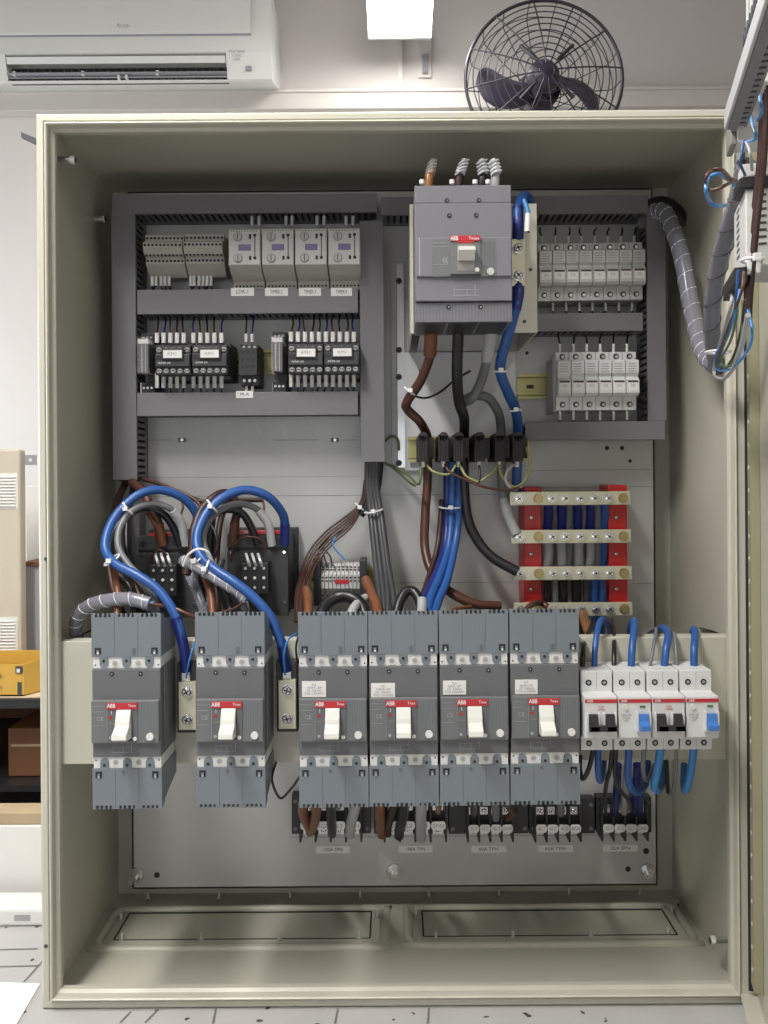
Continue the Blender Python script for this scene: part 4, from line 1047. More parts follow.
cable('blue cable bundle looping above the large neutral link',[(518,241,.052),(518,225,.045),(518,208,.05),(524,196,.07),(530,203,.09),(530,225,.12),(529,260,.15)],.0062,'blue',shrink=[(0,2,'navy',1.12)])
cable('pale blue wire hanging beside the large neutral link',[(524,200,.04),(528,214,.035),(527,232,.032)],.003,'lightblue',shrink=[(1,2,'white',1.2)])
cable_tie((410,391,.10),.008,'white cable tie on the thick brown cable',(-.6,.2,-.8))
cable_tie((500,371,.085),.0085,'white cable tie on the blue cable near the stand',(0,.2,-1))
cable_tie((515,410,.125),.008,'white cable tie on the blue cable above the clamps',(0.1,.2,-1))
cable('thin black wire crossing behind the feeder cables',[(407,394,.15),(425,398,.16),(440,392,.17),(455,380,.18),(470,371,.2)],.0015,'black_cable')
cable('pair of dark blue cables down from clamps to third breaker',[(447,462,.17),(447,500,.175),(446,540,.16),(438,570,.12),(428,592,.09),(418,622,.04)],.0052,'navy')
cable('blue cable left of pair to moulded breaker top',[(452,462,.168),(452,505,.17),(449,545,.15),(440,575,.11),(430,600,.07),(426,625,.03)],.0052,'blue')
cable('blue cable right of pair to moulded breaker top',[(459,455,.175),(458,520,.165),(454,550,.145),(447,580,.105),(438,602,.07),(432,625,.03)],.0052,'blue')
cable('brown cable beside the blue cables into fourth breaker',[(442,500,.18),(438,545,.16),(428,580,.12),(420,605,.07),(417,625,.03)],.0038,'darkbrown')
cable_tie((450,507,.17),.014,'white cable tie around the three blue cables',(0,.1,-1))
# dark grey bundle out of the wide duct
for i,(a_,b_,c_,l) in enumerate(((368,377,384,'leftmost dark grey cable'),(371,381,388,'second dark grey cable'),(374,386,392,'third dark grey cable'),(377,389,398,'rightmost dark grey cable'))):
    cable(l+' hanging out of the wide duct',[(a_,455,.185),(a_-.5,485,.185),((a_+b_)/2-1,520,.17),(b_-1,565,.12),(c_-4,600,.07),(c_-4,622,.04)],.0042,'dark_cable',group='dark grey cables from the wide duct')
cable('black cable tucked behind grey bundle at duct mouth',[(380,455,.19),(377,485,.19),(371,500,.19),(360,515,.19)],.006,'black_cable')
cable_tie((373.5,511,.175),.012,'white cable tie around the dark grey cables',(.2,.1,-1))
# brown thin bundle
for i in range(6):
    dx=(i-2.5)*1.7
    cable('thin dark brown wire fanning out of the wide duct',[(366+dx*.3,480,.19),(362+dx*.4,503,.19),(348+dx*.9,522+dx,.185),(330+dx,537+dx*1.2,.18),(314+dx*1.3,556+dx*.8,.17),(304+dx*1.2,580,.14),(300+dx*1.1,600,.10),(300+dx*1.1,622,.06)],.0014,['darkbrown','brown'][i%2],name='wire',cat='wire',group='thin brown wires from the duct to third breaker')
for i in range(3):
    cable('thin dark wire dropping onto the red marked terminals',[(335,535,.185),(322,545,.18),(318+i*6,556,.175),(322+i*5,566,.175)],.0011,'darkbrown',name='wire',cat='wire',group='thin dark wires onto the red marked terminals')
cable('thin blue wire reaching down to red marked terminals',[(352,520,.19),(340,532,.185),(333,545,.175),(345,560,.17)],.0011,'lightblue',name='wire',cat='wire')
cable_tie((360,507,.19),.008,'pinkish cable tie around the thin brown wires',(-.6,0,-.7))
for (x,m,l) in ((310,'orangebrown','orange brown cable stub entering third breaker left pole'),(376,'orangebrown','orange brown cable curving into the fourth breaker')):
    if x==310: cable(l,[(306,590,.09),(308,600,.06),(309,622,.03)],.0055,m)
    else: cable(l,[(366,580,.11),(370,590,.08),(376,604,.05),(380,622,.02)],.0062,m)
cable('black cable arching over the third breaker top',[(320,622,.03),(325,606,.05),(338,597,.06),(352,598,.055),(362,606,.05),(366,622,.04)],.0075,'black_cable')
cable('light grey cable stub leaning into the third breaker',[(366,598,.07),(358,603,.05),(352,612,.03),(350,622,.02)],.0055,'light_cable')
cable('black cable arch over the fourth breaker top',[(395,622,.03),(399,604,.045),(406,592,.055),(414,592,.055),(420,603,.045),(424,622,.03)],.006,'black_cable')
cable('light grey cable stub between the blue cables',[(421,622,.02),(422,608,.025),(422,598,.03)],.0058,'light_cable')
cable('brown cable behind sixth breaker top',[(520,622,.03),(530,606,.08),(540,603,.12),(548,607,.12)],.004,'brown')
cable('brown cable stub behind the fifth breaker top',[(448,622,.02),(452,611,.06),(470,607,.1)],.003,'orangebrown')
# busbar tails between the bars
def tails(row,y0,y1,items):
    for i,(px,w,m) in enumerate(items):
        cable({'blue':'blue cable tail %s','navy':'navy sleeved cable tail %s','light_cable':'pale sleeved cable tail %s','black_cable':'black cable tail %s','dark_cable':'dark grey cable tail %s','gray_cable':'grey cable tail %s'}[m]%('under the '+row),[(px,y0,YBB+.012),(px+.5,(y0+y1)/2,YBB+.022),(px-1+2*(i%2),y1,YBB+.03)],w,m,name='cable_tail',group='cable tails '+row)
tails('top busbar',501,532,[(548,.0062,'navy'),(561,.0062,'navy'),(569,.005,'gray_cable'),(577,.0062,'navy'),(590,.006,'navy'),(597,.005,'gray_cable'),(604,.006,'blue')])
tails('second busbar',539,570,[(548,.0066,'light_cable'),(561,.0066,'light_cable'),(569,.005,'gray_cable'),(578,.0066,'light_cable'),(590,.0058,'light_cable'),(597,.005,'gray_cable'),(603,.005,'blue')])
tails('third busbar',576,640,[(547,.0055,'black_cable'),(555,.0045,'gray_cable'),(563,.006,'black_cable'),(576,.0066,'black_cable'),(586,.005,'dark_cable'),(594,.005,'blue'),(602,.005,'blue')])
cable('copper coloured lug cable under the lowest busbar',[(583,612,.15),(585,622,.12),(590,634,.1),(600,642,.09)],.006,'copper')
# protective earth arcs under the clamps
def pe(label,pts,m='pe_yellow',r=.0017): cable(label,pts,r,m,name='earth_wire',cat='wire')
Yc=.130
pe('green yellow wire arc between first and third clamp',[(425,463,Yc),(434,472,Yc-.01),(449,474,Yc-.01),(457,463,Yc)])
pe('green yellow wire arc between third and fourth clamp',[(459,463,Yc),(466,476,Yc-.01),(478,482,Yc-.012)])
pe('green yellow wire arc from fifth clamp leftward',[(498,463,Yc),(493,472,Yc-.01),(481,481,Yc-.012)])
pe('green yellow wire loop from fifth clamp to the right end',[(499,463,Yc),(502,476,Yc-.01),(514,487,Yc-.012),(525,480,Yc-.012),(530,466,Yc-.01),(526,447,Yc)])
pe('green earth wire from first clamp down to the strip',[(421,463,Yc),(419,484,Yc),(408,475,.19),(396,468,.2),(386,464,.21)],'pe_green')
pe('grey wire loop under the rightmost clamp',[(517,463,Yc),(508,470,Yc-.01),(506,482,Yc-.012),(514,490,Yc-.012),(522,486,Yc-.01)],'light_cable')
pe('brown wire sweeping under the clamps to the busbars',[(444,463,Yc),(450,472,Yc-.01),(466,480,Yc-.012),(485,487,Yc-.015),(505,490,Yc-.015),(520,488,Yc-.015)],'brown')
pe('short dark wire under the fourth clamp',[(479,463,Yc),(480,475,Yc-.008),(478,484,Yc-.012)],'darkbrown')
pe('short green wire beside the wide duct mouth',[(384,442,.2),(392,436,.195),(398,440,.2),(399,450,.21)],'pe_green')
pe('thin green wire running from the wide duct along the strip',[(384,462,.19),(396,470,.2),(410,483,.2),(416,486,.2)],'pe_green',.0014)
# wrapped cable ends on top of the large breaker
def wrapped(px,label,m,wp,lean):
    t=W('wrapped_cable_end',label,'cable end',P(px,184,.02))
    t.part(MB().tube([P(px-2,192,.03),P(px-1,178,.03),P(px+lean*.6,168,.035)],.0055,m,10),'cable_core')
    b=MB(); p0=P(px,174,.028); p1=P(px+lean,160,.03)
    b.tube([p0,(p0+p1)/2+Vector((.001,0,.002)),p1],lambda t: .0062*(1-.35*t),wp,8); 
    for k in range(4): 
        q=p0.lerp(p1,k/4); b.tube([q+Vector((-.006,-.003,-.002)),q+Vector((0,-.007,.001)),q+Vector((.006,-.003,.003))],.0012,wp,5,4)
    t.part(b,'tape_wrap')
    t.part(MB().cyl(P(px-8,184,.0),P(px-8,180,.0),.003,'white',10),'white_cap')
wrapped(430,'copper brown cable end with clear tape on breaker top','copper','clear',3)
wrapped(460,'dark brown cable end wrapped in tape on breaker top','darkbrown','sleeve',5)
wrapped(483,'black cable end wrapped in white tape on breaker top','black_cable','sleeve',-2)
wrapped(496,'white taped cable end at right of breaker top','light_cable','tie',-4)
# stubby cable ends inside the bottom of the large breaker
# wires dropping into terminal rows (white ferrules)
def ferrules(cx_list,py0,py1,y,y2,label,group,cols=('darkbrown','navy','brown','black_cable'),long=8,up=True,r=.0022):
    for i,px in enumerate(cx_list):
        a_=P(px,py0,y); b_=P(px,py1,y)
        t=W('ferruled_wire',label,'wire',b_,group)
        t.part(MB().cyl(a_,b_,r,'label',8),'marker_sleeve')
        e=P(px+random.uniform(-2,2),py0-long if up else py1+long,y2)
        s=a_ if up else b_
        t.part(MB().tube([s,s.lerp(e,.5)+Vector((random.uniform(-.002,.002),0,0)),e],.0012,cols[i%len(cols)],6,4),'wire_core')
xs=[157+i*6.7 for i in range(5)]+[193.5+i*7 for i in range(5)]
ferrules(xs,333,343,YC-.055,.19,'white sleeved wire entering top of the left contactors','sleeved wires into the left contactors',long=16,r=.0031)
ferrules(xs,373,388,YC-.05,.19,'white sleeved wire leaving bottom of the left contactors','sleeved wires out of the left contactors',up=False,long=8,cols=('navy','blue','black_cable','light_cable'),r=.0028)
xs=[291+i*7 for i in range(5)]+[326+i*7 for i in range(5)]
ferrules(xs,332,342,YC-.055,.19,'white sleeved wire entering top of the right contactors','sleeved wires into the right contactors',long=16,r=.0031)
ferrules(xs,372,387,YC-.05,.19,'white sleeved wire leaving bottom of the right contactors','sleeved wires out of the right contactors',up=False,long=8,cols=('navy','blue','brown','light_cable'),r=.0028)
ferrules([246,252],334,342,YC-.04,.19,'white sleeved wire above the small dark relay','sleeved wires above the small dark relay',long=18)
ferrules([246.5,252.5],379,392,YC-.04,.19,'white sleeved wire below the small dark relay','sleeved wires below the small dark relay',up=False,long=4)
ferrules([142,147.5,274,280],383,393,YC-.04,.19,'white sleeved wire beneath a clear covered relay','sleeved wires under clear covered relays',up=False,long=4)
ferrules([152,156,161,165,169,190.5,194,199,203,207,211],276,286,YC-.03,.19,'white sleeved wire beneath the pale terminal banks','sleeved wires under the terminal banks',up=False,long=5)
ferrules([252,259,286,292,317,324,346,353],216,226,YC-.03,.2,'white sleeved wire above the four relays','sleeved wires above the four relays',long=4)
ferrules([542+i*13.15 for i in range(8)],236,243,YC-.03,.2,'thin sleeved wire above the upper fuse holders','sleeved wires above the upper fuse holders',long=8,cols=('black_cable',),r=.0016)
ferrules([553+i*13.15 for i in range(7)],303,311,YC-.03,.2,'thin sleeved wire below the upper fuse holders','sleeved wires below the upper fuse holders',long=4,up=False,cols=('black_cable',),r=.0018)
ferrules([560+i*13.4 for i in range(6)],344,352,YC-.045,.2,'thin sleeved wire above the lower fuse holders','sleeved wires above the lower fuse holders',long=9,cols=('black_cable',),r=.0018)
ferrules([560+i*13.4 for i in range(6)],411,420,YC-.045,.19,'thin sleeved wire below the lower fuse holders','sleeved wires below the lower fuse holders',long=2,up=False,cols=('black_cable',),r=.0018)
# ================================================================== LARGE CONTACTORS
def bigcontactor():
    t=prototype('large_contactor'); w=.039
    b=MB(); b.box(-w,w,-.020,0,-.0475,.053,'contactor').box(-w+.003,w-.004,-.082,-.02,-.044,.047,'contactor'); b.build('contactor_body',t,.001)
    l=MB(); l.box(-w+.003,w-.004,-.086,-.082,.033,.050,'contactor_lid').box(-w+.003,w-.004,-.086,-.082,-.046,.030,'contactor_lid'); l.build('front_lid',t,.001)
    r=MB(); r.box(-.022,.028,-.0868,-.070,.0495,.053,'redbar'); r.build('red_cap',t)
    text('ABB',-.014,-.0868,.0516,.0022,'ink_white',t)
    s=MB()
    for x in (-.029,-.0105,.008,.0265): s.disc_y(x,.041,-.086,-.0868,.0034,'dark',12)
    for x,z in ((-.031,.028),(.0305,.028),(-.031,-.030),(.0305,-.030)): s.disc_y(x,z,-.086,-.0875,.0019,'screw',10)
    s.disc_y(.022,-.041,-.086,-.0868,.003,'dark',12)
    s.build('terminal_screw',t)
    a=MB(); a.box(-.0165,.0145,-.108,-.086,-.018,.018,'black'); a.build('auxiliary_contact_block',t,.001)
    a=MB()
    for x in (-.0115,-.001,.0095):
        for z in (.0115,-.0105): a.disc_y(x,z,-.108,-.1086,.0034,'dark',12); a.disc_y(x,z,-.1086,-.1092,.0018,'fuse_side',8); 
        a.disc_y(x,.0005,-.108,-.1092,.0017,'white',10); 
    for x in (-.0063,.0042): a.box(x-.0003,x+.0003,-.1083,-.108,-.017,.017,'contactor')
    a.build('auxiliary_screw',t)
    return t
proto=bigcontactor(); index_children()
LCs=place(proto,[(171,577,.15),(260,575,.15)],YP,['large dark contactor with red cap behind the leftmost breaker','large dark contactor with red cap right of the other'],'contactor','large contactors')
for o_ in LCs: o_.scale=(1.1,1,1.1)
for i,(x0,l) in enumerate(((159,'left'),(250,'right'))):
    for k in range(3):
        cable('short white sleeved wire on %s large contactor block'%l,[(x0+k*6,566,.115),(x0-2+k*6,560,.11),(x0-4+k*6,554,.125)],.0018,'tie',name='sleeved_wire',cat='wire',group='white sleeved wires on the %s large contactor'%l)
cable('thin dark red wire arching over right contactor face',[(231,562,.125),(234,546,.12),(246,537,.115),(262,540,.115),(266,552,.12)],.0013,'brown',name='wire',cat='wire')
cable('thin dark red wire arching over left contactor face',[(150,572,.125),(152,556,.12),(160,550,.115),(168,556,.12)],.0013,'brown',name='wire',cat='wire')
# bracket behind the left contactor
q=R(131,512,140,612,YP-.03); e=W('contactor_side_bracket','dark upright bracket left of the left contactor','bracket',((q[0]+q[1])/2,YP,q[2]))
e.part(MB().box(q[0],q[1],YP-.03,YP-.0003,q[2],q[3],'duct'),'bracket_sheet',.001)
# white terminal block with red label (ten slices)
def slice_():
    t=prototype('feed_through_terminal'); w=.0024
    b=MB(); b.prism([(0,-.024),(-.03,-.024),(-.034,-.012),(-.042,-.008),(-.042,.010),(-.034,.014),(-.030,.024),(0,.024)],-w+.0001,w-.0001,'x','fuse'); b.build('terminal_body',t)
    s=MB()
    for z,y in ((.0195,-.0322),(.016,-.0338),(.0065,-.042),(.002,-.042),(-.0185,-.0322)): s.box(-w*.6,w*.6,y-.0004,y+.001,z-.001,z+.001,'dark')
    s.build('wire_entry',t)
    return t
proto=slice_(); index_children()
place(proto,[(322.5+i*4.05,582.5,YP-.05) for i in range(10)],YP-.0075,['narrow pale terminal slice in the red marked block']*10,'terminal block','terminal slices of the red marked block')
q=R(335,579.5,349,583.5,YP-.0498); e=W('terminal_marker','red marker strip across the pale terminal slices','marker',((q[0]+q[1])/2,YP-.0495,q[2])); e.part(MB().box(q[0],q[1],YP-.0505,YP-.0497,q[2],q[3],'red'),'marker_strip')
for i,px in enumerate((316.5,362.5)):
    q=R(px-3,560,px+4,606,YP-.055); e=W('end_clamp',['dark end clamp left of the pale terminal slices','dark end clamp right of the pale terminal slices'][i],'end clamp',((q[0]+q[1])/2,YP-.0075,q[2]))
    e.part(MB().box(q[0],q[1]-.0005,YP-.055,YP-.0078,q[2],q[3],'contactor'),'clamp_body',.001); s=MB(); s.disc_y((q[0]+q[1])/2,(q[2]+q[3])/2+.004,YP-.055,YP-.056,.0024,'dark',10); e.part(s,'clamp_screw')
# ================================================================== BOTTOM TERMINAL STRIPS
def tstrip(label,x0,x1,pitch_n,poles0,tags,pyT,pyB,tagrow):
    yf=YP-.032; q=R(x0,pyT,x1,pyB,yf); t=W('barrier_terminal_strip',label,'terminal strip',((q[0]+q[1])/2,YP,q[2]))
    b=MB(); b.box(q[0],q[1],YP-.018,YP-.0003,q[2],q[3],'black')
    n=len(tags); px0,px1=poles0; step=(px1-px0)/n
    for i in range(n+1):
        k=P(px0+i*step,(pyT+pyB)/2,yf); b.box(k.x-.0013,k.x+.0013,yf,YP-.0003,q[2]-.006,q[3]-.001,'black')
    t.part(b,'strip_base',.0006)
    for i in range(n):
        c=P(px0+(i+.5)*step,tagrow,yf); pw=step*.46*(1+yf)/F
        zt=P(0+px0,pyT+11,yf).z; zb=P(px0,pyB-4,yf).z
        s=MB(); 
        for zz in (zt,zb): s.box(c.x-pw*.75,c.x+pw*.75,YP-.021,YP-.018,zz-.005,zz+.005,'zinc'); screw(s,c.x,zz,YP-.021,.0036,proud=.003)
        t.part(s,'terminal_screw')
        if tags[i] is not None:
            g=MB(); h=.0045; m=6; pts=[]
            for sx_,a0 in ((1,-PI/2),(-1,PI/2)):
                for k in range(m+1): a=a0+k*PI/m; pts.append((c.x+sx_*(pw*1.04-h*.7)+math.cos(a)*h*.7, c.z+math.sin(a)*h*1.15))
            g.prism(pts,yf-.001,yf-.003,'y','label'); G=t.part(g,'marker_tag')
            text(tags[i],c.x-t.loc.x,yf-.0033-t.loc.y,c.z-t.loc.z,.0052,'ink_soft',t.t,w=pw*1.6)
    # mounting ears with dark screws
    e=MB()
    for xx in (q[0]+.005,q[1]-.005):
        for zz in (q[2]+.007,q[3]-.008): e.disc_y(xx,zz,YP-.018,YP-.019,.0026,'duct',10)
    t.part(e,'mounting_ear')
    return t
tstrip('black barrier terminal strip under the third breaker',290.5,370.5,4,(300,361),['1L1','1L2','1L3','1N'],799,838,825)
tstrip('black barrier terminal strip under the fourth breaker',373.5,447,4,(384.5,446),['2L1','2L2','2L3','2N0'],799,838,825)
tstrip('black barrier terminal strip under the fifth breaker',449.5,530,4,(468,513),['3L1','3L2','3L3','3N0'],803,838,828)
tstrip('black barrier terminal strip under the sixth breaker',531,597,4,(535.5,581),['4L1','4L2','4L3','4N0'],803,838,828)
tstrip('black barrier terminal strip at far right under white breakers',599,654.5,4,(602.5,648),['5L1','5L2','5L3','5N0'],801,837,827.5)
sticker(316,846,350,853,YP,'100A TPN','printed label under the third breaker terminal strip')
sticker(398.5,845.5,432.5,852.5,YP,'100A TPN','printed label under the fourth breaker terminal strip')
sticker(471.5,845.5,506,852.5,YP,'60A TPN','printed label under the fifth breaker terminal strip')
sticker(537.5,845,573,852,YP,'60A TPN','printed label under the sixth breaker terminal strip')
sticker(603,844.5,637.5,851.5,YP,'32A SPN','printed label under the far right terminal strip')
# cables from breaker undersides into strips
def bott(label,pts,r,m): cable(label,pts,r,m)
bott('orange cable folding into the third breaker strip, outer',[(303,800,.05),(303,812,.10),(307,824,.15),(312,831,.175)],.0062,'orangebrown')
bott('orange cable folding into the third breaker strip, inner',[(316,800,.04),(316,815,.10),(313,826,.15),(310,832,.178)],.0062,'orangebrown')
bott('black cable into the third breaker strip',[(331,800,.05),(331,815,.10),(332,828,.15),(332,834,.178)],.0062,'black_cable')
bott('light grey cable into the third breaker strip',[(357,798,.04),(354,812,.09),(351,824,.13),(350,834,.165)],.0066,'light_cable')
bott('orange cable into the fourth breaker strip',[(380,799,.05),(380,815,.10),(381,828,.15),(382,835,.17)],.0062,'orangebrown')
bott('dark brown cable into the fourth breaker strip',[(397,800,.05),(391,815,.10),(388,828,.15),(388,834,.17)],.005,'darkbrown')
bott('black cable into the fourth breaker strip',[(404,799,.05),(403,815,.10),(400,828,.15),(399,836,.17)],.0066,'black_cable')
bott('light grey cable into the fourth breaker strip',[(422,798,.04),(421,813,.09),(421,826,.13),(421,838,.165)],.007,'light_cable')
bott('pale brown cable end above fourth breaker strip',[(437,799,.06),(439,806,.12),(438,812,.17)],.0035,'copper')
bott('grey cable end above the fifth breaker strip',[(495,800,.06),(496,808,.12),(496,818,.18)],.0055,'gray_cable')
bott('black cable end above fifth breaker strip',[(474,800,.06),(474,808,.12),(474,814,.18)],.005,'black_cable')
bott('brown cable end above the fifth breaker strip',[(507,800,.06),(510,808,.12),(514,812,.16),(508,818,.18)],.0048,'brown')
bott('grey cable end above the sixth breaker strip',[(561,800,.06),(561,806,.12),(561,814,.18)],.0045,'gray_cable')
# MCB top loops and bottom loops
def lp(label,pts,r,m): cable(label,pts,r,m)
y1=-.02
lp('black wire into the first white breaker top left',[(582,679,y1+.004),(583,655,-.01),(585,640,.03),(590,630,.07),(593,622,.1)],.0028,'black_cable')
lp('blue wire arching into the first white breaker top',[(594,679,y1+.004),(595,650,-.01),(598,628,.01),(603,619,.04),(609,628,.08),(610,640,.11)],.0035,'blue')
lp('black wire down between first and second white breakers',[(614,679,y1+.004),(614,652,.0),(614,634,.04),(612,620,.1)],.0028,'black_cable')
lp('blue wire looping into the second white breaker top',[(631,679,y1+.004),(632,650,-.01),(634,630,.01),(634,621,.03),(630,628,.06),(629,645,.09)],.0042,'blue')
lp('thin grey wire into the third white breaker top left',[(648,679,y1+.004),(652,655,-.01),(655,638,.01),(656,629,.03),(650,632,.07),(643,638,.1)],.002,'gray_cable')
lp('blue wire arching into the third white breaker top',[(663,679,y1+.004),(666,650,-.01),(668,634,.01),(663,628,.04),(657,632,.08),(655,640,.1)],.0042,'blue')
lp('thin grey wire into the fourth white breaker top left',[(677,679,y1+.004),(676,650,-.005),(674,633,.02),(673,640,.06)],.002,'gray_cable')
lp('blue wire looping into the fourth white breaker top',[(694,679,y1+.004),(694,650,-.01),(695,636,.01),(694,629,.03),(692,638,.07),(690,660,.1)],.0042,'blue')
lp('thin black wire across right wall above the bar',[(700,628,.14),(712,631,.10),(724,636,.06),(733,637,.03)],.001,'black_cable')
y2=-.02
lp('black wire hooking below the first white breaker',[(594,746,y2+.004),(589,768,-.01),(583,779,0),(580,770,.01),(580,755,.015)],.0026,'black_cable')
lp('blue wire hooking below the first white breaker',[(598,746,y2+.004),(598,770,-.01),(600,781,.01),(603,772,.04),(604,758,.07)],.0036,'blue')
lp('black wire from first white breaker to far right strip',[(613,746,y2+.004),(610,768,.0),(606,785,.05),(605,800,.12),(606,815,.185)],.0026,'black_cable')
lp('black wire curving below the second white breaker',[(616,746,y2+.004),(615,775,.0),(620,790,.04),(628,800,.1),(632,812,.185)],.0026,'black_cable')
lp('blue wire looping below the second white breaker',[(629,746,y2+.004),(628,775,-.01),(632,790,.0),(640,791,.02),(646,782,.05),(648,762,.08)],.0042,'blue')
lp('grey wire looping below the second white breaker',[(644,746,y2+.004),(643,770,-.01),(646,780,.01),(650,776,.04),(654,765,.07)],.0026,'gray_cable')
lp('light blue wire looping below the third white breaker',[(661,746,y2+.004),(657,772,-.01),(654,786,.0),(658,790,.02),(663,780,.05),(665,762,.08)],.0045,'lightblue')
lp('dark wire hanging below the third white breaker',[(666,757,.02),(667,775,.03),(668,792,.05)],.0026,'black_cable')
lp('thin grey wire below the third white breaker',[(676,746,y2+.004),(676,772,-.01),(673,790,.02),(670,795,.05)],.002,'gray_cable')
lp('light blue wire hooking below the fourth white breaker',[(694,746,y2+.004),(691,770,-.01),(687,787,.0),(684,788,.02),(684,765,.06)],.0042,'lightblue')
for i,(x,m) in enumerate(((617,'navy'),(636,'navy'),(626,'light_cable'),(641,'navy'))):
    lp('sleeved cable rising from the far right strip, %s'%['leftmost navy','middle navy','pale grey','rightmost navy'][i],[(x-2,812,.19),(x-1,800,.15),(x,785,.12),(x+1,765,.10)],.005,m)
for i,x in enumerate((640,626)):
    pass
# small black wire beside breaker 2/3 and pale blue wires near neutral links
lp('thin black wire curling between the second and third breakers',[(276,762,.01),(272,780,.0),(280,798,.0),(290,790,.0),(300,776,.01)],.0014,'black_cable')
lp('thin black wire hooking up behind the third breaker',[(303,648,.0),(299,636,-.01),(296,648,-.01),(298,662,0),(303,668,.005)],.0012,'black_cable')
lp('thin light blue wire beside the left neutral link',[(186,678,-.006),(189,662,-.01),(193,648,-.006),(196,640,.01)],.0011,'lightblue')
lp('thin light blue wire beside the right neutral link',[(285,675,-.006),(284,655,-.01),(288,640,-.006),(296,634,.01)],.0011,'lightblue')
# ================================================================== RIGHT LOOM FROM PLATE TO DOOR
loom('grey spiral wrapped loom hanging down the right wall',[(652,212,.17),(664,212,.15),(674,232,.13),(683,262,.11),(690,300,.09),(698,335,.06),(706,356,.035),(716,366,.01)],.0105,bands=16,cores=('light_cable','brown','lightblue','gray_cable'))
cable('black cable group entering the duct top right corner',[(648,206,.18),(662,203,.18),(676,210,.19),(684,224,.2)],.009,'black_cable')
loom('thick grey spiral wrapped loom rising to the door',[(717,368,-.03),(713,345,-.06),(712,320,-.09),(714,290,-.12),(720,260,-.15),(727,235,-.18),(738,200,-.22),(746,165,-.26)],.0085,bands=8,cores=('lightblue','brown','gray_cable'),dark=True)
# ================================================================== DOOR AND DOOR MOUNTED DEVICES
TH=math.radians(14); HX=EX1+.006
Ud=Vector((-math.sin(TH),-math.cos(TH),0)); Nd=Vector((-math.cos(TH),math.sin(TH),0)); H0=Vector((HX,-.004,0))
def D(s,t,z): return H0+Ud*s+Nd*t+Vector((0,0,z))
def DP(px,py,t):
    dx,dy=px-CX,py-CY; u,v=dx-ROLL*dy,dy+ROLL*dx; k=u/F
    a_=H0+Nd*t     # x=k(1+y): a.x+Ux s = k(1+a.y+Uy s)
    s=(k*(1+a_.y)-a_.x)/(Ud.x-k*Ud.y)
    p=a_+Ud*s; return s, ZC-v*(1+p.y)/F
def dbox(mb,s0,s1,t0,t1,z0,z1,m):
    vs=[D(s,t,z) for z in (z0,z1) for (s,t) in ((s0,t0),(s1,t0),(s1,t1),(s0,t1))]
    mb.add(vs,[(0,1,2,3),(7,6,5,4),(0,4,5,1),(1,5,6,2),(2,6,7,3),(3,7,4,0)],m)
    return mb
def door():
    z0,z1=EZ0+.012,EZ1-.01
    t=W('enclosure_door','cream enclosure door swung open toward the viewer at right','door',(HX,-.004,EZ0))
    b=MB(); dbox(b,.0,.78,-.002,0,z0,z1,'door_paint'); dbox(b,.0,.78,0,.018,z0,z0+.003,'door_paint'); dbox(b,0,.78,0,.018,z1-.003,z1,'door_paint'); dbox(b,0,.003,0,.018,z0,z1,'door_paint')
    t.part(b,'door_leaf')
    g=MB(); dbox(g,.008,.0095,0,.010,z0+.01,z1-.01,'rubber'); t.part(g,'door_gasket')
    r=MB(); dbox(r,.028,.05,.0,.010,z0+.03,z1-.03,'door_rail'); t.part(r,'stiffener_rail',.001)
    h=MB()
    n=36
    for i in range(n):
        z=z0+.05+i*(z1-z0-.1)/n; c0_=D(.039,.0100,z); h.cyl(c0_,c0_+Nd*.0006,.0026,'offwhite',8)
    t.part(h,'rail_hole')
    for zz in (EZ0+.12,EZ1-.12):
        h=MB(); h.cyl((HX-.002,.008,zz-.03),(HX-.002,.008,zz+.03),.005,'zinc',12); t.part(h,'hinge')
    return t
door()
def dthing(name,label,cat,s,t,z): return W(name,label,cat,D(s,t,z))
# duct on the door
s0,za=DP(724,122,.075); s1,zb=DP(768,0,.075); zz=(za+zb)/2
t=dthing('wire_duct','pale grey wire duct on the open door at upper right','wire duct',s0,0,zz-.02)
b=MB(); dbox(b,s0,s0+.42,.073,.075,zz-.001,zz+.012,'fuse_side'); dbox(b,s0,s0+.42,.066,.073,zz-.001,zz+.0005,'duct'); dbox(b,s0,s0+.42,.066,.073,zz+.0105,zz+.012,'fuse_side'); t.part(b,'cover',.0008)
b=MB()
for i in range(48):
    for zc in (zz,zz+.010): dbox(b,s0+.002+i*.0085,s0+.007+i*.0085,.062,.073,zc,zc+.0015,'duct')
dbox(b,s0,s0+.42,.060,.062,zz,zz+.011,'duct'); t.part(b,'slotted_base')
b=MB(); dbox(b,s0+.30,s0+.33,.0,.060,zz+.001,zz+.010,'zinc'); t.part(b,'support_bracket')
# door devices: white contact blocks
for i,(ss,r0,r1,l) in enumerate(((.355,58,88,'uppermost white contact block on the open door'),(.325,92,118,'middle white contact block on the open door'),(.295,120,145,'lowest white contact block on the open door'))):
    p=D(ss,.045,0); z1=(475-r0)*(1+p.y)/F+ZC; z0=(475-r1)*(1+p.y)/F+ZC; t=dthing('contact_block',l,'contact block',ss,.0,z0)
    b=MB(); dbox(b,ss-.03,ss,.012,.052,z0+.002,z1-.001,'white'); t.part(b,'block_body',.001)
    b=MB(); dbox(b,ss-.032,ss-.002,.052,.057,z0,z1+.001,'relay_dark'); t.part(b,'mounting_collar',.001)
    for k in (.018,.030): b=MB(); p=D(ss,k,(z0+z1)/2); b.cyl(p,p+Ud*.001,.003,'zinc',8); t.part(b,'terminal_screw')
ss=.30; kk=(1+D(ss,.03,0).y)/F; zr=lambda r: ZC+(475-r)*kk
t=dthing('panel_meter','white vented panel meter body on the back of the door','panel meter',ss,0,zr(270))
b=MB(); dbox(b,ss-.07,ss,.001,.047,zr(268),zr(190),'meter'); t.part(b,'meter_case',.0015)
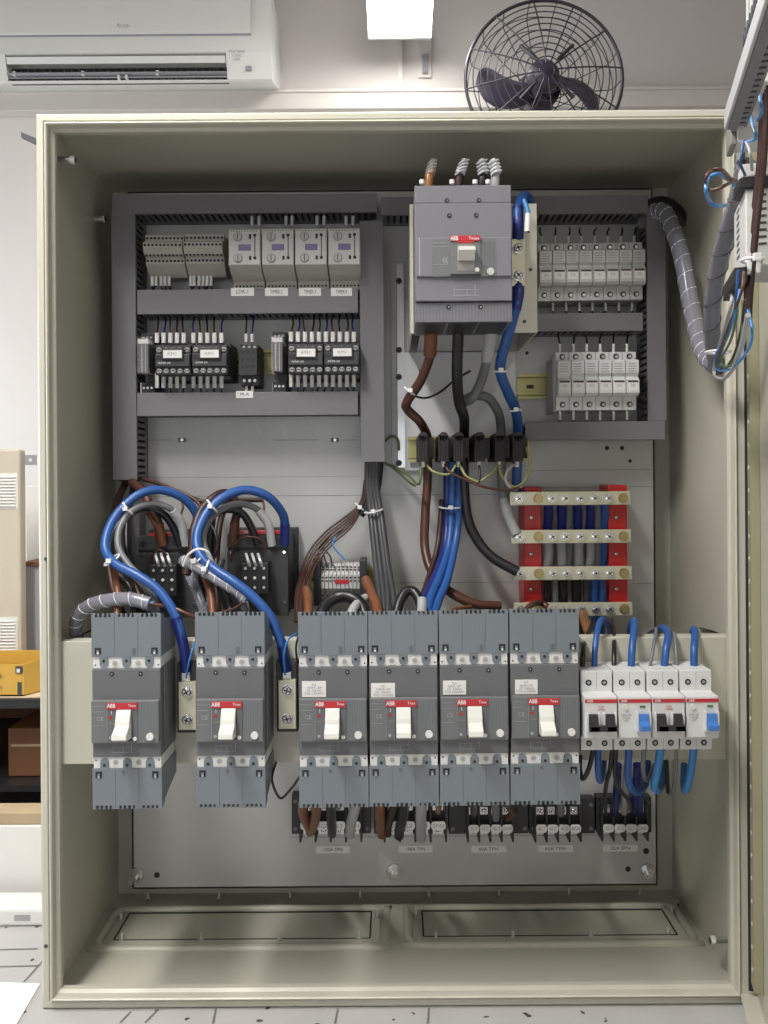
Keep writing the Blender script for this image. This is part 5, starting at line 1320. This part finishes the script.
b=MB()
for i in range(8):
    r=197+i*7
    dbox(b,ss-.0005,ss+.0004,.031,.037,zr(r+1.2),zr(r-1.2),'ink'); dbox(b,ss-.0005,ss+.0004,.010,.027,zr(r+1.2),zr(r-1.2),'ink')
t.part(b,'vent_slot')
b=MB()
for i in range(8): r=197+i*7; dbox(b,ss-.05,ss-.035,.0465,.0474,zr(r+1.2),zr(r-1.2),'ink')
t.part(b,'vent_slot')
b=MB(); dbox(b,ss-.02,ss+.004,.001,.050,zr(179),zr(166),'meter'); t.part(b,'terminal_plug',.001)
b=MB(); dbox(b,ss-.03,ss+.003,.001,.052,zr(190),zr(179.5),'black'); t.part(b,'terminal_housing',.0008)
b=MB(); dbox(b,ss-.075,ss+.002,.046,.056,zr(285),zr(268.5),'black'); t.part(b,'lower_connector',.0008)
b=MB(); dbox(b,ss-.004,ss+.004,.036,.046,zr(276),zr(259),'white'); t.part(b,'retaining_clip',.0008)
# terminal rail near the top of door
s,z=DP(762,22,.05); t=dthing('terminal_row','grey terminal row on the open door above the duct','terminal row',s,0,z-.02)
b=MB()
for i in range(16): dbox(b,s-.02+i*.010,s-.012+i*.010,.01,.055+.004*(i%2),z-.014,z+.028,'fuse'); dbox(b,s-.018+i*.010,s-.014+i*.010,.055,.0605,z-.008,z,'ink')
dbox(b,s-.02,s+.15,.001,.01,z-.016,z+.03,'zinc'); t.part(b,'terminal_slices',.0005)
# door wiring
def dcable(label,pts,r,m,name='cable',group=None):
    pp=[]
    for px,py,t_ in pts:
        s,z=DP(px,py,t_); pp.append(D(s,t_,z))
    t=W(name,label,'cable',pp[0],group); t.part(MB().tube(pp,r,m,8,6),'insulation'); return t
for i in range(5):
    dcable('brown wire in the long bundle down the open door',[(770-i*1.6,40,.036),(767-i*1.5,110,.037),(765-i*1.6,160,.038),(759-i*1.6,215,.041),(754-i*1.5,265,.042),(751-i*1.3,300,.042),(750-i*1.2,325,.042)],.0017,'brown' if i%2 else 'darkbrown',group='brown wires down the open door')
for i,(pts,m,l) in enumerate((
    ([(758,85,.05),(760,98,.055),(762,112,.055),(757,120,.05)],'lightblue','light blue wire arching at the uppermost contact block'),
    ([(750,112,.05),(753,126,.055),(756,138,.055),(748,142,.05)],'lightblue','light blue wire arching at the middle contact block'),
    ([(744,140,.05),(742,152,.055),(741,165,.055),(745,175,.05)],'blue','blue wire dropping from the lowest contact block'),
    ([(746,142,.05),(750,152,.055),(752,170,.05)],'light_cable','pale wire dropping from the lowest contact block'),
    ([(737,182,.07),(730,178,.08),(722,170,.09),(713,170,.095),(706,178,.1),(706,188,.095),(714,190,.09),(724,186,.085),(735,180,.075)],'brown','brown wire circling left of the door meter'),
    ([(735,186,.07),(727,178,.08),(718,174,.09),(709,178,.095),(706,190,.1),(710,202,.095),(718,206,.09),(726,205,.08)],'lightblue','light blue wire loop left of the door meter'),
    ([(735,182,.07),(728,180,.08),(722,176,.085),(718,174,.09)],'light_cable','pale wire by the loops left of the door meter'),
    ([(744,272,.06),(742,290,.065),(733,315,.065),(722,345,.06),(716,365,.055)],'brown','brown wire below the meter toward the loom knot'),
    ([(740,290,.06),(736,310,.065),(728,335,.06),(716,355,.055),(718,370,.05),(732,368,.055),(748,350,.06),(752,330,.06),(748,310,.06)],'lightblue','light blue wire swinging around below the meter'),
    ([(734,285,.05),(730,310,.055),(720,345,.05),(714,372,.05),(722,379,.05),(732,370,.055),(742,345,.06),(748,315,.065)],'light_cable','thick pale grey cable looping under the loom knot'),
    ([(738,300,.06),(736,320,.06),(730,342,.055),(720,362,.05),(730,366,.055),(740,345,.06),(744,315,.06)],'pe_green','green yellow wire looping below the door meter'),
    ([(742,300,.06),(742,325,.06),(738,350,.055),(728,365,.05)],'pe_yellow','yellow green wire dropping behind the meter loops'),
    ([(738,270,.06),(736,300,.06),(730,330,.055),(722,350,.05),(719,362,.05)],'blue','blue wire falling from the meter to the loom knot'),
    ([(745,300,.062),(741,330,.06),(734,355,.055),(724,372,.05),(716,374,.05)],'darkbrown','dark brown wire curving at the lowest loop bottom'))):
    dcable(l,pts,.0018 if 'thick' in l else .0011,m)
for (px,py,r,l) in ((752,260,.008,'white cable tie on the brown door bundle'),(718,352,.012,'white cable tie at the loom knot by the door')):
    tt_=.043 if py<300 else .05; s,z=DP(px,py,tt_); c=D(s,tt_,z); t=W('cable_tie',l,'cable tie',c)
    t.part(MB().tube([c+Vector((math.cos(a)*r,math.sin(a)*r,0)) for a in [2*PI*k/12 for k in range(12)]],.0013,'tie',6,2,True),'strap'); t.part(MB().box(c.x-.003,c.x+.003,c.y-r-.004,c.y-r,c.z-.003,c.z+.003,'tie'),'tie_head',.0005)
# ================================================================== LIGHT, WORLD, CAMERA
w=bpy.data.worlds.new('World'); bpy.context.scene.world=w; w.use_nodes=True
nt=w.node_tree; bg=nt.nodes['Background']; bg.inputs[0].default_value=(.93,.97,1,1); bg.inputs[1].default_value=.7
def area(name,loc,size,sy,power,rot,colr=(1,.97,.93),spread=PI):
    l=bpy.data.lights.new(name,'AREA'); l.shape='RECTANGLE'; l.size=size; l.size_y=sy; l.energy=power; l.color=colr; l.spread=spread
    o=bpy.data.objects.new(name,l); col.objects.link(o); o.location=loc; o.rotation_euler=rot; o['kind']='helper'; return o
area('added_window_light',(WL-.03,(wy0+wy1)/2,(wz0+wz1)/2),1.2,1.0,30,(0,-PI/2,0),(.88,.95,1))  # added light washing the left of the back wall
area('added_window_light',((fx0+fx1)/2,WF-.03,(fz0+fz1)/2),2.4,.95,12,(PI/2,0,0),(.97,.98,1))  # added frontal fill from behind the camera
area('lamp_light',(-.6,-.85,lz+.09),.18,1.2,46,(0,0,0))
area('lamp_light',(.9,-1.8,lz+.09),.18,1.1,8,(0,0,0))
area('lamp_light',(P(400,20,1.5).x,.92,lz-.01),.16,1.3,6,(0,0,0))
cam=bpy.data.cameras.new('camera'); co=bpy.data.objects.new('camera',cam); col.objects.link(co)
cam.sensor_fit='HORIZONTAL'; cam.sensor_width=36; cam.lens=F/768*36
cam.shift_x=-(CX-384)/768; cam.shift_y=-(512-CY)/768
cam.clip_start=.02; cam.clip_end=30
co.location=(0,-1,ZC); co.rotation_euler=(Matrix.Rotation(PI/2,3,'X') @ Matrix.Rotation(-ROLL,3,'Z')).to_euler()
sc=bpy.context.scene; sc.camera=co
sc.view_settings.view_transform='Standard'; sc.view_settings.look='None'; sc.view_settings.gamma=1; sc.view_settings.use_curve_mapping=False
sc.view_settings.exposure=0.0

# lettering becomes ordinary mesh
_c={}
for o in [q for q in col.objects if q.type=='FONT']:
    k=o.data.name
    if k not in _c: _c[k]=bpy.data.meshes.new_from_object(o)
    n=bpy.data.objects.new('lettering',_c[k]); col.objects.link(n); n.parent=o.parent
    n.location=o.location; n.rotation_euler=o.rotation_euler; n.scale=o.scale
    bpy.data.objects.remove(o)
